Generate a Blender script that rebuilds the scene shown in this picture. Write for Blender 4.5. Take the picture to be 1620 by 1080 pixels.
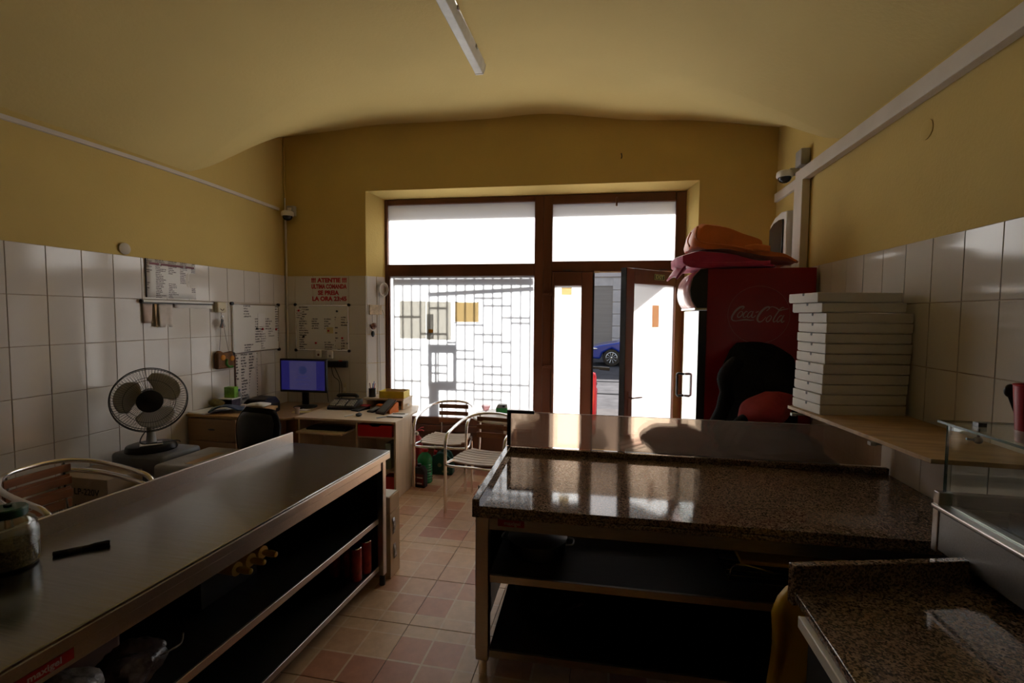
import bpy, math, random
from mathutils import Vector, Matrix
random.seed(7)
R = math.radians
D = bpy.data
sc = bpy.context.scene
col = sc.collection
for o in list(D.objects):
    D.objects.remove(o)

# ------------------------------------------------------------------ camera
cam = D.cameras.new('camera'); cam.sensor_width = 36.0; cam.lens = 749.2 / 1620 * 36
cam.clip_start = 0.05; cam.clip_end = 300
camo = D.objects.new('camera', cam); col.objects.link(camo)
yaw, pit, rol = .1942, .0552, .0076
f = Vector((-math.sin(yaw) * math.cos(pit), math.cos(yaw) * math.cos(pit), -math.sin(pit)))
r0 = Vector((math.cos(yaw), math.sin(yaw), 0)); u0 = r0.cross(f)
r = r0 * math.cos(rol) + u0 * math.sin(rol); u = u0 * math.cos(rol) - r0 * math.sin(rol)
camo.matrix_world = Matrix(((r.x, u.x, -f.x, 0), (r.y, u.y, -f.y, 0), (r.z, u.z, -f.z, 1.75), (0, 0, 0, 1)))
sc.camera = camo

# ------------------------------------------------------------------ sky, sun, exposure
w = D.worlds.new('sky'); sc.world = w; w.use_nodes = True
nt = w.node_tree; bg = nt.nodes['Background']
sky = nt.nodes.new('ShaderNodeTexSky'); sky.sky_type = 'NISHITA'; sky.sun_disc = False
sky.sun_elevation = R(40); sky.sun_rotation = R(-11); sky.air_density = 1.0; sky.dust_density = 2.5; sky.ozone_density = 1.0
hz_ = nt.nodes.new('ShaderNodeMix'); hz_.data_type = 'RGBA'; hz_.inputs[0].default_value = .55; hz_.inputs[7].default_value = (2.2, 2.25, 2.3, 1)   # thin bright cloud veil
nt.links.new(sky.outputs[0], hz_.inputs[6]); nt.links.new(hz_.outputs[2], bg.inputs[0]); bg.inputs[1].default_value = .2
sun = D.lights.new('sun', 'SUN'); sun.energy = 15; sun.angle = R(.6); sun.color = (1, .96, .9)
suno = D.objects.new('sun', sun); col.objects.link(suno)
suno.rotation_euler = Vector((-.2, 1, .76)).to_track_quat('Z', 'Y').to_euler()
suno.location = (-3, 15, 12)
vs = sc.view_settings; vs.view_transform = 'Standard'; vs.look = 'None'; vs.gamma = 1; vs.use_curve_mapping = False
vs.exposure = 0.58

# ------------------------------------------------------------------ helpers
def catmull(p, k=6, closed=False):
    p = [Vector(a) for a in p]; n = len(p); out = []
    for i in range(n if closed else n - 1):
        if closed: a, b, c, d = p[i - 1], p[i], p[(i + 1) % n], p[(i + 2) % n]
        else: a, b, c, d = p[max(i - 1, 0)], p[i], p[i + 1], p[min(i + 2, n - 1)]
        for j in range(k):
            t = j / k
            out.append(.5 * (2 * b + (c - a) * t + (2 * a - 5 * b + 4 * c - d) * t * t + (3 * b - a - 3 * c + d) * t ** 3))
    if not closed: out.append(p[-1])
    return out

class MB:
    def __init__(s): s.v = []; s.f = []; s.M = None
    def add(s, vs, fs):
        b = len(s.v)
        s.v += [tuple(s.M @ Vector(q)) if s.M else tuple(q) for q in vs]
        s.f += [[b + i for i in q] for q in fs]; return s
    def box(s, x0, x1, y0, y1, z0, z1, M=None):
        vs = [(x, y, z) for z in (z0, z1) for y in (y0, y1) for x in (x0, x1)]
        if M: vs = [M @ Vector(q) for q in vs]
        return s.add(vs, [(0, 2, 3, 1), (4, 5, 7, 6), (0, 1, 5, 4), (2, 6, 7, 3), (0, 4, 6, 2), (1, 3, 7, 5)])
    def tube(s, pts, rad, n=10, closed=False):
        pts = [Vector(p) for p in pts]; m = len(pts); vs = []; N = None
        for i, p in enumerate(pts):
            a = pts[i - 1] if (i or closed) else p; b = pts[(i + 1) % m] if (i < m - 1 or closed) else p
            t = (b - a).normalized()
            if N is None:
                N = t.orthogonal().normalized()
            else:
                N = (N - t * N.dot(t)); N = N.normalized() if N.length > 1e-6 else t.orthogonal().normalized()
            Bn = t.cross(N); rr = rad[i] if isinstance(rad, (list, tuple)) else rad
            vs += [p + (N * math.cos(k * 2 * math.pi / n) + Bn * math.sin(k * 2 * math.pi / n)) * rr for k in range(n)]
        fs = []
        for i in range(m if closed else m - 1):
            j = (i + 1) % m
            fs += [(i * n + k, i * n + (k + 1) % n, j * n + (k + 1) % n, j * n + k) for k in range(n)]
        if not closed: fs += [tuple(range(n - 1, -1, -1)), tuple((m - 1) * n + k for k in range(n))]
        return s.add(vs, fs)
    def cyl(s, p0, p1, r0, r1=None, n=20):
        return s.tube([p0, p1], [r0, r0 if r1 is None else r1], n)
    def lathe(s, prof, n=28, c=(0, 0, 0), M=None):
        vs = []; m = len(prof)
        for (rr, z) in prof:
            vs += [Vector((c[0] + rr * math.cos(2 * math.pi * k / n), c[1] + rr * math.sin(2 * math.pi * k / n), c[2] + z)) for k in range(n)]
        fs = [(i * n + k, i * n + (k + 1) % n, (i + 1) * n + (k + 1) % n, (i + 1) * n + k) for i in range(m - 1) for k in range(n)]
        fs += [tuple(range(n - 1, -1, -1)), tuple((m - 1) * n + k for k in range(n))]
        if M: vs = [M @ q for q in vs]
        return s.add(vs, fs)
    def prism(s, poly, a, b, ax='z'):
        n = len(poly)
        mp = {'z': lambda p, h: (p[0], p[1], h), 'x': lambda p, h: (h, p[0], p[1]), 'y': lambda p, h: (p[0], h, p[1])}[ax]
        vs = [mp(p, a) for p in poly] + [mp(p, b) for p in poly]
        return s.add(vs, [tuple(range(n - 1, -1, -1)), tuple(range(n, 2 * n))] + [(i, (i + 1) % n, n + (i + 1) % n, n + i) for i in range(n)])
    def ball(s, c, rx, ry=None, rz=None, n=16, m=10, M=None):
        ry = rx if ry is None else ry; rz = rx if rz is None else rz
        vs = [Vector((0, 0, -rz))]
        for i in range(1, m):
            a = -math.pi / 2 + math.pi * i / m
            vs += [Vector((rx * math.cos(a) * math.cos(2 * math.pi * k / n), ry * math.cos(a) * math.sin(2 * math.pi * k / n), rz * math.sin(a))) for k in range(n)]
        vs.append(Vector((0, 0, rz)))
        if M: vs = [M @ q for q in vs]
        vs = [q + Vector(c) for q in vs]
        fs = [(0, 1 + (k + 1) % n, 1 + k) for k in range(n)]
        for i in range(m - 2):
            fs += [(1 + i * n + k, 1 + i * n + (k + 1) % n, 1 + (i + 1) * n + (k + 1) % n, 1 + (i + 1) * n + k) for k in range(n)]
        t = len(vs) - 1
        fs += [(t, 1 + (m - 2) * n + k, 1 + (m - 2) * n + (k + 1) % n) for k in range(n)]
        return s.add(vs, fs)
    def grid(s, fn, nu, nv, thick=None):
        P = [[Vector(fn(i / nu, j / nv)) for i in range(nu + 1)] for j in range(nv + 1)]
        W = nu + 1
        vs = [p for row in P for p in row]; fs = [(j * W + i, j * W + i + 1, (j + 1) * W + i + 1, (j + 1) * W + i) for j in range(nv) for i in range(nu)]
        return s.add(vs, fs)
    def mesh(s, name, smooth=35):
        me = D.meshes.new(name); me.from_pydata(s.v, [], s.f); me.update()
        import bmesh
        bm = bmesh.new(); bm.from_mesh(me); bmesh.ops.recalc_face_normals(bm, faces=bm.faces); bm.to_mesh(me); bm.free()
        if smooth:
            me.shade_smooth(); me.set_sharp_from_angle(angle=R(smooth))
        return me

def put(name, data, parent=None, loc=(0, 0, 0), rotz=0):
    o = D.objects.new(name, data); col.objects.link(o); o.location = loc; o.rotation_euler = (0, 0, rotz)
    if parent: o.parent = parent
    return o
def obj(name, mb, m, parent=None, bevel=0, smooth=35, loc=(0, 0, 0), rotz=0, seg=2, sub=0, solid=0):
    me = mb.mesh(name, smooth); me.materials.append(m)
    o = put(name, me, parent, loc, rotz)
    if solid:
        k = o.modifiers.new('thickness', 'SOLIDIFY'); k.thickness = solid; k.offset = 0
    if sub:
        k = o.modifiers.new('sub', 'SUBSURF'); k.levels = sub; k.render_levels = sub
    if bevel:
        k = o.modifiers.new('bevel', 'BEVEL'); k.width = bevel; k.segments = seg; k.limit_method = 'ANGLE'; k.angle_limit = R(40); k.harden_normals = False
    return o
def tag(o, label=None, cat=None, group=None, kind=None):
    if label: o['label'] = label
    if cat: o['category'] = cat
    if group: o['group'] = group
    if kind: o['kind'] = kind
    return o
def thing(name, label, cat, loc=(0, 0, 0), rotz=0, group=None, kind=None):
    return tag(put(name, None, None, loc, rotz), label, cat, group, kind)
def copy_tree(o, parent=None):
    c = o.copy(); col.objects.link(c); c.parent = parent
    for ch in list(o.children):
        copy_tree(ch, c)
    return c
def box(*a): return MB().box(*a)
def text(name, s, size, m, parent, M, ext=.0006, align='CENTER', sx=1.0, bold=0.0, label=None):
    cu = D.curves.new(name, 'FONT'); cu.body = s; cu.size = size; cu.align_x = align; cu.align_y = 'CENTER'; cu.extrude = ext; cu.offset = bold; cu.resolution_u = 3
    t = D.objects.new('tmp', cu); col.objects.link(t)
    dg = bpy.context.evaluated_depsgraph_get(); me = D.meshes.new_from_object(t.evaluated_get(dg))
    D.objects.remove(t); D.curves.remove(cu)
    me.transform(M @ Matrix.Diagonal((sx, 1, 1, 1))); me.materials.clear(); me.materials.append(m); me.name = name
    o = put(name, me, parent)
    if label: o['label'] = label
    return o
FACE = Matrix.Rotation(R(90), 4, 'X')        # text plane x,y -> x,z facing -y

# ------------------------------------------------------------------ materials
def nodes(name):
    m = D.materials.new(name); m.use_nodes = True; t = m.node_tree
    return m, t, t.nodes['Principled BSDF'], t.nodes['Material Output']
def N(t, typ, **k):
    n = t.nodes.new(typ)
    for a, b in k.items():
        if a == 'inp':
            for q, v in b.items(): n.inputs[q].default_value = v
        else: setattr(n, a, b)
    return n
def mat(name, c, rough=.5, metal=0, var=.1, vs=6, bump=0, bs=60, coat=0, spec=.5, trans=0, ior=1.45, scale=(1, 1, 1), emit=None, es=1, sheen=0, alpha=1):
    m, t, b, out = nodes(name)
    tc = N(t, 'ShaderNodeTexCoord'); mp = N(t, 'ShaderNodeMapping'); mp.inputs['Scale'].default_value = scale
    t.links.new(tc.outputs['Object'], mp.inputs[0])
    nz = N(t, 'ShaderNodeTexNoise', inp={'Scale': vs, 'Detail': 4}); t.links.new(mp.outputs[0], nz.inputs['Vector'])
    rp = N(t, 'ShaderNodeValToRGB'); rp.color_ramp.elements[0].position = .3; rp.color_ramp.elements[1].position = .7
    rp.color_ramp.elements[0].color = tuple(max(0, x * (1 - var)) for x in c) + (1,)
    rp.color_ramp.elements[1].color = tuple(min(1, x * (1 + var)) for x in c) + (1,)
    t.links.new(nz.outputs[0], rp.inputs[0]); t.links.new(rp.outputs[0], b.inputs['Base Color'])
    b.inputs['Roughness'].default_value = rough; b.inputs['Metallic'].default_value = metal
    b.inputs['Coat Weight'].default_value = coat; b.inputs['Coat Roughness'].default_value = .05
    b.inputs['Specular IOR Level'].default_value = spec; b.inputs['Transmission Weight'].default_value = trans; b.inputs['IOR'].default_value = ior
    b.inputs['Sheen Weight'].default_value = sheen; b.inputs['Alpha'].default_value = alpha
    if emit: b.inputs['Emission Color'].default_value = emit + (1,); b.inputs['Emission Strength'].default_value = es
    if bump:
        n2 = N(t, 'ShaderNodeTexNoise', inp={'Scale': bs, 'Detail': 3}); t.links.new(mp.outputs[0], n2.inputs['Vector'])
        bp = N(t, 'ShaderNodeBump', inp={'Strength': bump, 'Distance': .01}); t.links.new(n2.outputs[0], bp.inputs['Height'])
        t.links.new(bp.outputs[0], b.inputs['Normal'])
    return m
def steel(name, c, rough, scale):
    m = mat(name, c, rough, 1, .07, 3, .05, 1, scale=scale)
    return m

paint = mat('yellow_plaster', (.62, .455, .15), .85, var=.06, vs=1.3, bump=.15, bs=60)
ceilp = mat('yellow_ceiling_plaster', (.69, .54, .22), .85, var=.05, vs=.9, bump=.12, bs=40)
grout = mat('grout', (.42, .34, .27), .9, var=.15, vs=20)
fgrout = mat('floor_grout', (.2, .17, .14), .95, var=.2, vs=15)
walltile = mat('glazed_cream_tile', (.645, .60, .55), .1, var=.03, vs=3, bump=.012, bs=9, spec=.5)
brown = mat('brown_pvc_frame', (.14, .052, .026), .38, var=.25, vs=4, scale=(1, 1, .15), bump=.05, bs=40)
brownw = mat('brown_wood_slat', (.22, .085, .035), .45, var=.3, vs=14, scale=(.25, 1, 1))
seatw = mat('weathered_seat_slat', (.46, .36, .26), .5, var=.2, vs=14, scale=(.25, 1, 1))
alu = mat('polished_aluminium', (.8, .78, .75), .22, 1, .05, 8)
chrome = mat('chrome', (.85, .85, .85), .1, 1, .03)
ss = steel('brushed_steel', (.27, .275, .27), .2, (3, 60, 60))
ssl = steel('brushed_steel_edge', (.50, .46, .43), .3, (3, 60, 60))
ssd = steel('dull_steel_panel', (.32, .315, .305), .42, (4, 50, 50))
ssh = steel('shaded_shelf_steel', (.10, .095, .09), .45, (4, 50, 50))  # shade under the counters put into the steel's colour
blackp = mat('black_plastic', (.012, .012, .013), .42, var=.2)
blackf = mat('black_fabric', (.009, .009, .010), .9, var=.3, vs=30, bump=.3, bs=150, spec=.2)
darkg = mat('dark_grey_plastic', (.05, .05, .055), .5)
white = mat('white_plastic', (.75, .73, .70), .4, var=.04)
offw = mat('cream_plastic', (.62, .55, .38), .45, var=.06)
whitepaper = mat('white_paper', (.78, .76, .73), .7, var=.03, vs=20)
greyplas = mat('grey_blue_plastic', (.16, .17, .19), .4, var=.12, vs=5, bump=.1, bs=15)
lwood = mat('light_laminate', (.62, .49, .35), .42, var=.07, vs=16, scale=(.2, 2, 2))
lwoodv = mat('light_laminate_upright', (.60, .47, .33), .42, var=.09, vs=16, scale=(2, 2, .15))
mwood = mat('beech_cabinet', (.52, .30, .12), .45, var=.1, vs=14, scale=(2, 2, .2))
dwood = mat('dark_beech_drawer', (.30, .17, .08), .5, var=.1, vs=14, scale=(.2, 2, 2))
ply = mat('plywood_board', (.42, .27, .135), .55, var=.22, vs=11, scale=(.5, 2, 2), bump=.05)
card = mat('brown_cardboard', (.52, .37, .23), .8, var=.06, vs=8)
cardw = mat('white_cardboard', (.72, .69, .65), .7, var=.03, vs=9)
red = mat('red_plastic', (.55, .02, .02), .35)
redd = mat('red_fridge_panel', (.23, .004, .008), .3, var=.06, vs=2)
pink = mat('pink_nylon', (.44, .02, .10), .5, var=.15, vs=8, bump=.3, bs=14, sheen=.3)
orange = mat('orange_nylon', (.66, .17, .03), .5, var=.12, vs=8, bump=.3, bs=12, sheen=.3)
redj = mat('red_quilted_fabric', (.27, .016, .014), .75, var=.2, vs=10, bump=.4, bs=20)
maroon = mat('maroon_bag_fabric', (.10, .022, .018), .7, var=.25, vs=10, bump=.3, bs=20)
yellow = mat('yellow_card', (.62, .46, .03), .5, var=.12, vs=20)
yellowp = mat('yellow_plastic', (.5, .31, .03), .4, var=.1)
orangep = mat('orange_plastic', (.75, .19, .03), .4)
pinkp = mat('pink_plastic', (.65, .07, .14), .4)
green = mat('green_plastic', (.03, .33, .07), .4, var=.2, vs=15)
greend = mat('dark_green_plastic', (.012, .075, .055), .35, var=.15)
gline = mat('bright_green_bottle', (.02, .27, .09), .25, var=.2, vs=15)
blue = mat('blue_plastic', (.03, .05, .3), .4)
redink = mat('red_letter_vinyl', (.42, .008, .02), .4)
ink = mat('dark_ink', (.03, .03, .035), .6)
metalg = mat('painted_grey_metal', (.35, .34, .33), .45, var=.1)
herbs = mat('dried_herb_flakes', (.12, .085, .035), .9, var=.6, vs=120, bump=.8, bs=180)
lidg = mat('dark_green_lid', (.008, .055, .025), .35)
trunk = mat('white_cable_trunking', (.66, .60, .54), .5, var=.05)
pan = mat('tin_pan', (.35, .34, .33), .3, 1, .1)
tomato = mat('red_sauce', (.3, .012, .01), .3, var=.3, vs=30, bump=.4, bs=60)

def glassy(name, c=(.95, .98, .97), rough=0, ior=1.45, tint=.9):
    m, t, b, out = nodes(name)
    g = N(t, 'ShaderNodeBsdfTransparent'); g.inputs[0].default_value = tuple(c) + (1,)
    gl = N(t, 'ShaderNodeBsdfGlossy', inp={'Roughness': rough}); gl.inputs[0].default_value = (1, 1, 1, 1)
    lw_ = N(t, 'ShaderNodeLayerWeight', inp={'Blend': .5}); pw = N(t, 'ShaderNodeMath', operation='POWER'); pw.inputs[1].default_value = 4.5; t.links.new(lw_.outputs['Facing'], pw.inputs[0])
    fr = N(t, 'ShaderNodeMath', operation='MULTIPLY_ADD'); fr.inputs[1].default_value = .8; fr.inputs[2].default_value = .035 * (ior / 1.45); t.links.new(pw.outputs[0], fr.inputs[0]); mx = N(t, 'ShaderNodeMixShader')
    nz = N(t, 'ShaderNodeTexNoise', inp={'Scale': 5}); bp = N(t, 'ShaderNodeBump', inp={'Strength': .02}); t.links.new(nz.outputs[0], bp.inputs['Height'])
    t.links.new(bp.outputs[0], gl.inputs['Normal'])
    t.links.new(fr.outputs[0], mx.inputs[0]); t.links.new(g.outputs[0], mx.inputs[1]); t.links.new(gl.outputs[0], mx.inputs[2])
    t.links.new(mx.outputs[0], out.inputs[0]); return m
glass = glassy('clear_glass', (.9, .96, .94))
jarglass = glassy('jar_glass', (.86, .88, .86), 0.02, 3.2)
edgeglass = mat('glass_edge', (.05, .13, .12), .15, trans=.5, var=.05)

def frosted(name, c, tcol):
    m, t, b, out = nodes(name)
    nz = N(t, 'ShaderNodeTexNoise', inp={'Scale': 3, 'Detail': 2}); rp = N(t, 'ShaderNodeValToRGB')
    rp.color_ramp.elements[0].color = tuple(x * .96 for x in tcol) + (1,); rp.color_ramp.elements[1].color = tuple(tcol) + (1,)
    t.links.new(nz.outputs[0], rp.inputs[0])
    tl = N(t, 'ShaderNodeBsdfTranslucent'); t.links.new(rp.outputs[0], tl.inputs[0])
    df = N(t, 'ShaderNodeBsdfDiffuse'); df.inputs[0].default_value = tuple(c) + (1,)
    gl = N(t, 'ShaderNodeBsdfGlossy', inp={'Roughness': .08})
    mx = N(t, 'ShaderNodeMixShader', inp={0: .12}); t.links.new(tl.outputs[0], mx.inputs[1]); t.links.new(df.outputs[0], mx.inputs[2])
    m2 = N(t, 'ShaderNodeMixShader', inp={0: .04}); t.links.new(mx.outputs[0], m2.inputs[1]); t.links.new(gl.outputs[0], m2.inputs[2])
    t.links.new(m2.outputs[0], out.inputs[0]); return m
film = frosted('frosted_window_film', (.85, .87, .9), (.95, .96, .97))
filmlow = frosted('dense_frosted_film', (.8, .82, .85), (.74, .755, .775))
papert = frosted('paper_on_glass', (.6, .58, .52), (.66, .64, .59))
papert2 = frosted('tan_paper_on_glass', (.5, .4, .25), (.66, .55, .36))

def granite(name):
    m, t, b, out = nodes(name)
    tc = N(t, 'ShaderNodeTexCoord')
    v = N(t, 'ShaderNodeTexVoronoi', inp={'Scale': 190}); t.links.new(tc.outputs['Object'], v.inputs['Vector'])
    v2 = N(t, 'ShaderNodeTexNoise', inp={'Scale': 90, 'Detail': 6, 'Roughness': .8}); t.links.new(tc.outputs['Object'], v2.inputs['Vector'])
    rp = N(t, 'ShaderNodeValToRGB'); cr = rp.color_ramp; cr.interpolation = 'LINEAR'
    cr.elements[0].position = .2; cr.elements[0].color = (.022, .018, .016, 1)
    cr.elements[1].position = .85; cr.elements[1].color = (.38, .27, .2, 1)
    e = cr.elements.new(.42); e.color = (.065, .048, .04, 1)
    e = cr.elements.new(.52); e.color = (.20, .13, .088, 1)
    e = cr.elements.new(.66); e.color = (.27, .185, .135, 1)
    sep = N(t, 'ShaderNodeSeparateColor'); t.links.new(v.outputs['Color'], sep.inputs[0])
    mx = N(t, 'ShaderNodeMix', inp={0: .55}); t.links.new(sep.outputs[0], mx.inputs[2]); t.links.new(v2.outputs[0], mx.inputs[3])
    t.links.new(mx.outputs[0], rp.inputs[0]); t.links.new(rp.outputs[0], b.inputs['Base Color'])
    b.inputs['Roughness'].default_value = .07; b.inputs['Specular IOR Level'].default_value = .6
    return m
gran = granite('polished_granite')

def floor_tile_mat():
    m, t, b, out = nodes('terracotta_floor_tile')
    L = t.links.new
    tc = N(t, 'ShaderNodeTexCoord'); sx = N(t, 'ShaderNodeSeparateXYZ'); L(tc.outputs['Object'], sx.inputs[0])
    oi = N(t, 'ShaderNodeObjectInfo')
    def mth(op, a, bb=None, c=None):
        n = N(t, 'ShaderNodeMath', operation=op)
        for i, q in enumerate((a, bb, c)):
            if q is None: continue
            if isinstance(q, (int, float)): n.inputs[i].default_value = q
            else: L(q, n.inputs[i])
        return n.outputs[0]
    u_ = mth('MULTIPLY_ADD', sx.outputs[0], 1 / .4604, .5); v_ = mth('MULTIPLY_ADD', sx.outputs[1], 1 / .4604, .5)
    ix = mth('ADD', mth('GREATER_THAN', u_, .2), mth('GREATER_THAN', u_, .6)); iy = mth('ADD', mth('GREATER_THAN', v_, .2), mth('GREATER_THAN', v_, .6))
    cx = N(t, 'ShaderNodeCombineXYZ'); L(ix, cx.inputs[0]); L(iy, cx.inputs[1]); L(mth('MULTIPLY', oi.outputs['Random'], 37.0), cx.inputs[2])
    wn = N(t, 'ShaderNodeTexWhiteNoise', noise_dimensions='3D'); L(cx.outputs[0], wn.inputs['Vector'])
    rp = N(t, 'ShaderNodeValToRGB'); cr = rp.color_ramp; cr.interpolation = 'CONSTANT'
    cr.elements[0].color = (.62, .37, .21, 1); cr.elements[1].position = .3; cr.elements[1].color = (.55, .255, .145, 1)
    for p, c in ((.5, (.58, .31, .185)), (.66, (.66, .43, .25)), (.84, (.50, .22, .13))):
        e = cr.elements.new(p); e.color = c + (1,)
    L(wn.outputs['Value'], rp.inputs[0])
    strip = mth('MAXIMUM', mth('LESS_THAN', u_, .2), mth('LESS_THAN', v_, .2))
    mx = N(t, 'ShaderNodeMix', data_type='RGBA'); L(strip, mx.inputs[0]); L(rp.outputs[0], mx.inputs[6]); mx.inputs[7].default_value = (.66, .44, .26, 1)
    d1 = mth('MINIMUM', mth('ABSOLUTE', mth('SUBTRACT', u_, .2)), mth('ABSOLUTE', mth('SUBTRACT', u_, .6)))
    d2 = mth('MINIMUM', mth('ABSOLUTE', mth('SUBTRACT', v_, .2)), mth('ABSOLUTE', mth('SUBTRACT', v_, .6)))
    line = mth('LESS_THAN', mth('MINIMUM', d1, d2), .012)
    m2 = N(t, 'ShaderNodeMix', data_type='RGBA'); L(line, m2.inputs[0]); L(mx.outputs[2], m2.inputs[6]); m2.inputs[7].default_value = (.72, .53, .35, 1)
    nz = N(t, 'ShaderNodeTexNoise', inp={'Scale': 14, 'Detail': 6, 'Roughness': .65}); L(tc.outputs['Object'], nz.inputs['Vector'])
    m3 = N(t, 'ShaderNodeMix', data_type='RGBA', blend_type='MULTIPLY', inp={0: .5}); L(m2.outputs[2], m3.inputs[6])
    r2 = N(t, 'ShaderNodeValToRGB'); r2.color_ramp.elements[0].color = (.52, .48, .45, 1); r2.color_ramp.elements[0].position = .25; r2.color_ramp.elements[1].position = .65
    L(nz.outputs[0], r2.inputs[0]); L(r2.outputs[0], m3.inputs[7]); L(m3.outputs[2], b.inputs['Base Color'])
    b.inputs['Roughness'].default_value = .42
    bp = N(t, 'ShaderNodeBump', inp={'Strength': .15, 'Distance': .004}); L(nz.outputs[0], bp.inputs['Height']); L(bp.outputs[0], b.inputs['Normal'])
    return m
ftile = floor_tile_mat()

def written(name, paper, inkc, rows, dens=.5, cols=8, x0=0, z0=0):
    """paper with columns of illegible ragged writing; rows and cols are per metre"""
    m, t, b, out = nodes(name); L = t.links.new
    tc = N(t, 'ShaderNodeTexCoord'); sp = N(t, 'ShaderNodeSeparateXYZ'); L(tc.outputs['Object'], sp.inputs[0])
    def mth(op, a, k=None):
        n = N(t, 'ShaderNodeMath', operation=op)
        for i_, q_ in enumerate((a, k)):
            if q_ is None: continue
            if isinstance(q_, (int, float)): n.inputs[i_].default_value = q_
            else: L(q_, n.inputs[i_])
        return n.outputs[0]
    def cxyz(a, b_, c=0.0):
        n = N(t, 'ShaderNodeCombineXYZ'); L(a, n.inputs[0]); L(b_, n.inputs[1]); n.inputs[2].default_value = c; return n.outputs[0]
    xr = mth('MULTIPLY', sp.outputs[0], cols); zr = mth('MULTIPLY', sp.outputs[2], rows)
    row = mth('FLOOR', zr); colm = mth('FLOOR', xr); fx_ = mth('FRACT', xr); fz_ = mth('FRACT', zr)
    w1 = N(t, 'ShaderNodeTexWhiteNoise', noise_dimensions='3D'); L(cxyz(colm, row, 1.0), w1.inputs['Vector'])
    w2 = N(t, 'ShaderNodeTexWhiteNoise', noise_dimensions='3D'); L(cxyz(colm, mth('FLOOR', mth('MULTIPLY', row, .2)), 2.0), w2.inputs['Vector'])
    ln = mth('LESS_THAN', fx_, mth('ADD', mth('MULTIPLY', w1.outputs[0], .55), .35))
    st = mth('GREATER_THAN', fx_, .06)
    blk = mth('LESS_THAN', w2.outputs[0], dens)
    rw = mth('LESS_THAN', fz_, .55)
    nz = N(t, 'ShaderNodeTexNoise', inp={'Scale': 1, 'Detail': 2}); L(cxyz(mth('MULTIPLY', sp.outputs[0], rows * 2.2), mth('MULTIPLY', sp.outputs[2], rows * 1.5)), nz.inputs['Vector'])
    ch_ = mth('GREATER_THAN', nz.outputs[0], .43)
    a2 = mth('MULTIPLY', mth('MULTIPLY', mth('MULTIPLY', ln, st), mth('MULTIPLY', blk, rw)), ch_)
    mx = N(t, 'ShaderNodeMix', data_type='RGBA'); L(a2, mx.inputs[0]); mx.inputs[6].default_value = tuple(paper) + (1,); mx.inputs[7].default_value = tuple(inkc) + (1,)
    L(mx.outputs[2], b.inputs['Base Color']); b.inputs['Roughness'].default_value = .5
    return m
printed = written('printed_menu_sheet', (.74, .72, .70), (.16, .14, .15), 70, .85, 8.7)
wboard = written('whiteboard_with_notes', (.70, .68, .64), (.14, .13, .13), 38, .52, 6.5)
hand = written('handwritten_sheet', (.66, .62, .57), (.10, .09, .09), 34, .9, 9)
hand2 = written('pinned_note', (.74, .72, .70), (.3, .28, .28), 40, .55, 8)
fabric_blue = written('blue_striped_fabric', (.03, .06, .14), (.16, .24, .3), 60, .7, 25)

# ================================================================== SETTING
XL, XR = -3.586, 1.601
AL = math.atan(.0457); BO = Vector((XL, 4.831, 0))            # back wall frame: origin, yaw
def bw(s, o, z): return BO + Vector((s * math.cos(AL) - o * math.sin(AL), s * math.sin(AL) + o * math.cos(AL), z))
TW, TH, G = .216, .3253, .0022

# floor
fl = obj('floor', box(XL - .15, XR + .15, -5.2, 5.33, -.12, -.003), fgrout); tag(fl, 'terracotta and beige patterned tiled floor', 'floor', kind='structure')
T = .4604; FX, FY = -1.519, 2.4266; cache = {}
for i in range(-5, 8):
    for j in range(-7, 7):
        x0, x1 = max(FX + i * T, XL + .004), min(FX + (i + 1) * T, XR - .004)
        y0, y1 = max(FY + j * T, -1.2), min(FY + (j + 1) * T, 5.13 if x0 > -2.45 else 4.84)
        if x1 - x0 < .03 or y1 - y0 < .03: continue
        cx, cy = FX + (i + .5) * T, FY + (j + .5) * T
        q = {(0, 0): 0, (1, 0): 1, (1, 1): 2, (0, 1): 3}[(i % 2, j % 2)]
        a, b_, c, d = x0 - cx + .0015, x1 - cx - .0015, y0 - cy + .0015, y1 - cy - .0015
        for _ in range(q): a, b_, c, d = c, d, -b_, -a      # into the rotated tile's own frame
        key = tuple(round(v, 3) for v in (a, b_, c, d))
        if key not in cache:
            me = box(a, b_, c, d, -.006, 0).mesh('floor_tile', 0); me.materials.append(ftile); cache[key] = me
        o = put('tile', cache[key], fl, (cx, cy, random.uniform(-.0004, .0004)), q * math.pi / 2)
        k = o.modifiers.new('bevel', 'BEVEL'); k.width = .0015; k.segments = 1

# side walls
wl = tag(obj('wall_left', box(XL - .2, XL - .006, -5.2, 5.4, -.1, 4.3), paint), 'yellow plastered left wall with cream tiles on its lower half', 'wall', kind='structure')
wr = tag(obj('wall_right', box(XR + .006, XR + .2, -5.2, 5.6, -.1, 4.3), paint), 'yellow plastered right wall with cream tiles behind the shelf', 'wall', kind='structure')
tag(obj('wall_rear', box(XL - .2, XR + .2, -5.4, -5.2, -.1, 4.3), mat('low_bounce_brown_wall', (.2, .15, .1), .8)), 'unseen brown wall closing the rear of the kitchen, kept dark to cut bounced light', 'wall', kind='structure')  # unseen wall, set far back and dark so less light bounces forward
def tile_mesh(sx, sz):
    k = ('t', round(sx, 3), round(sz, 3))
    if k not in cache:
        me = box(0, sx - 2 * G, -.006, 0, 0, sz - 2 * G).mesh('wall_tile', 0); me.materials.append(walltile); cache[k] = me
    return cache[k]
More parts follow.
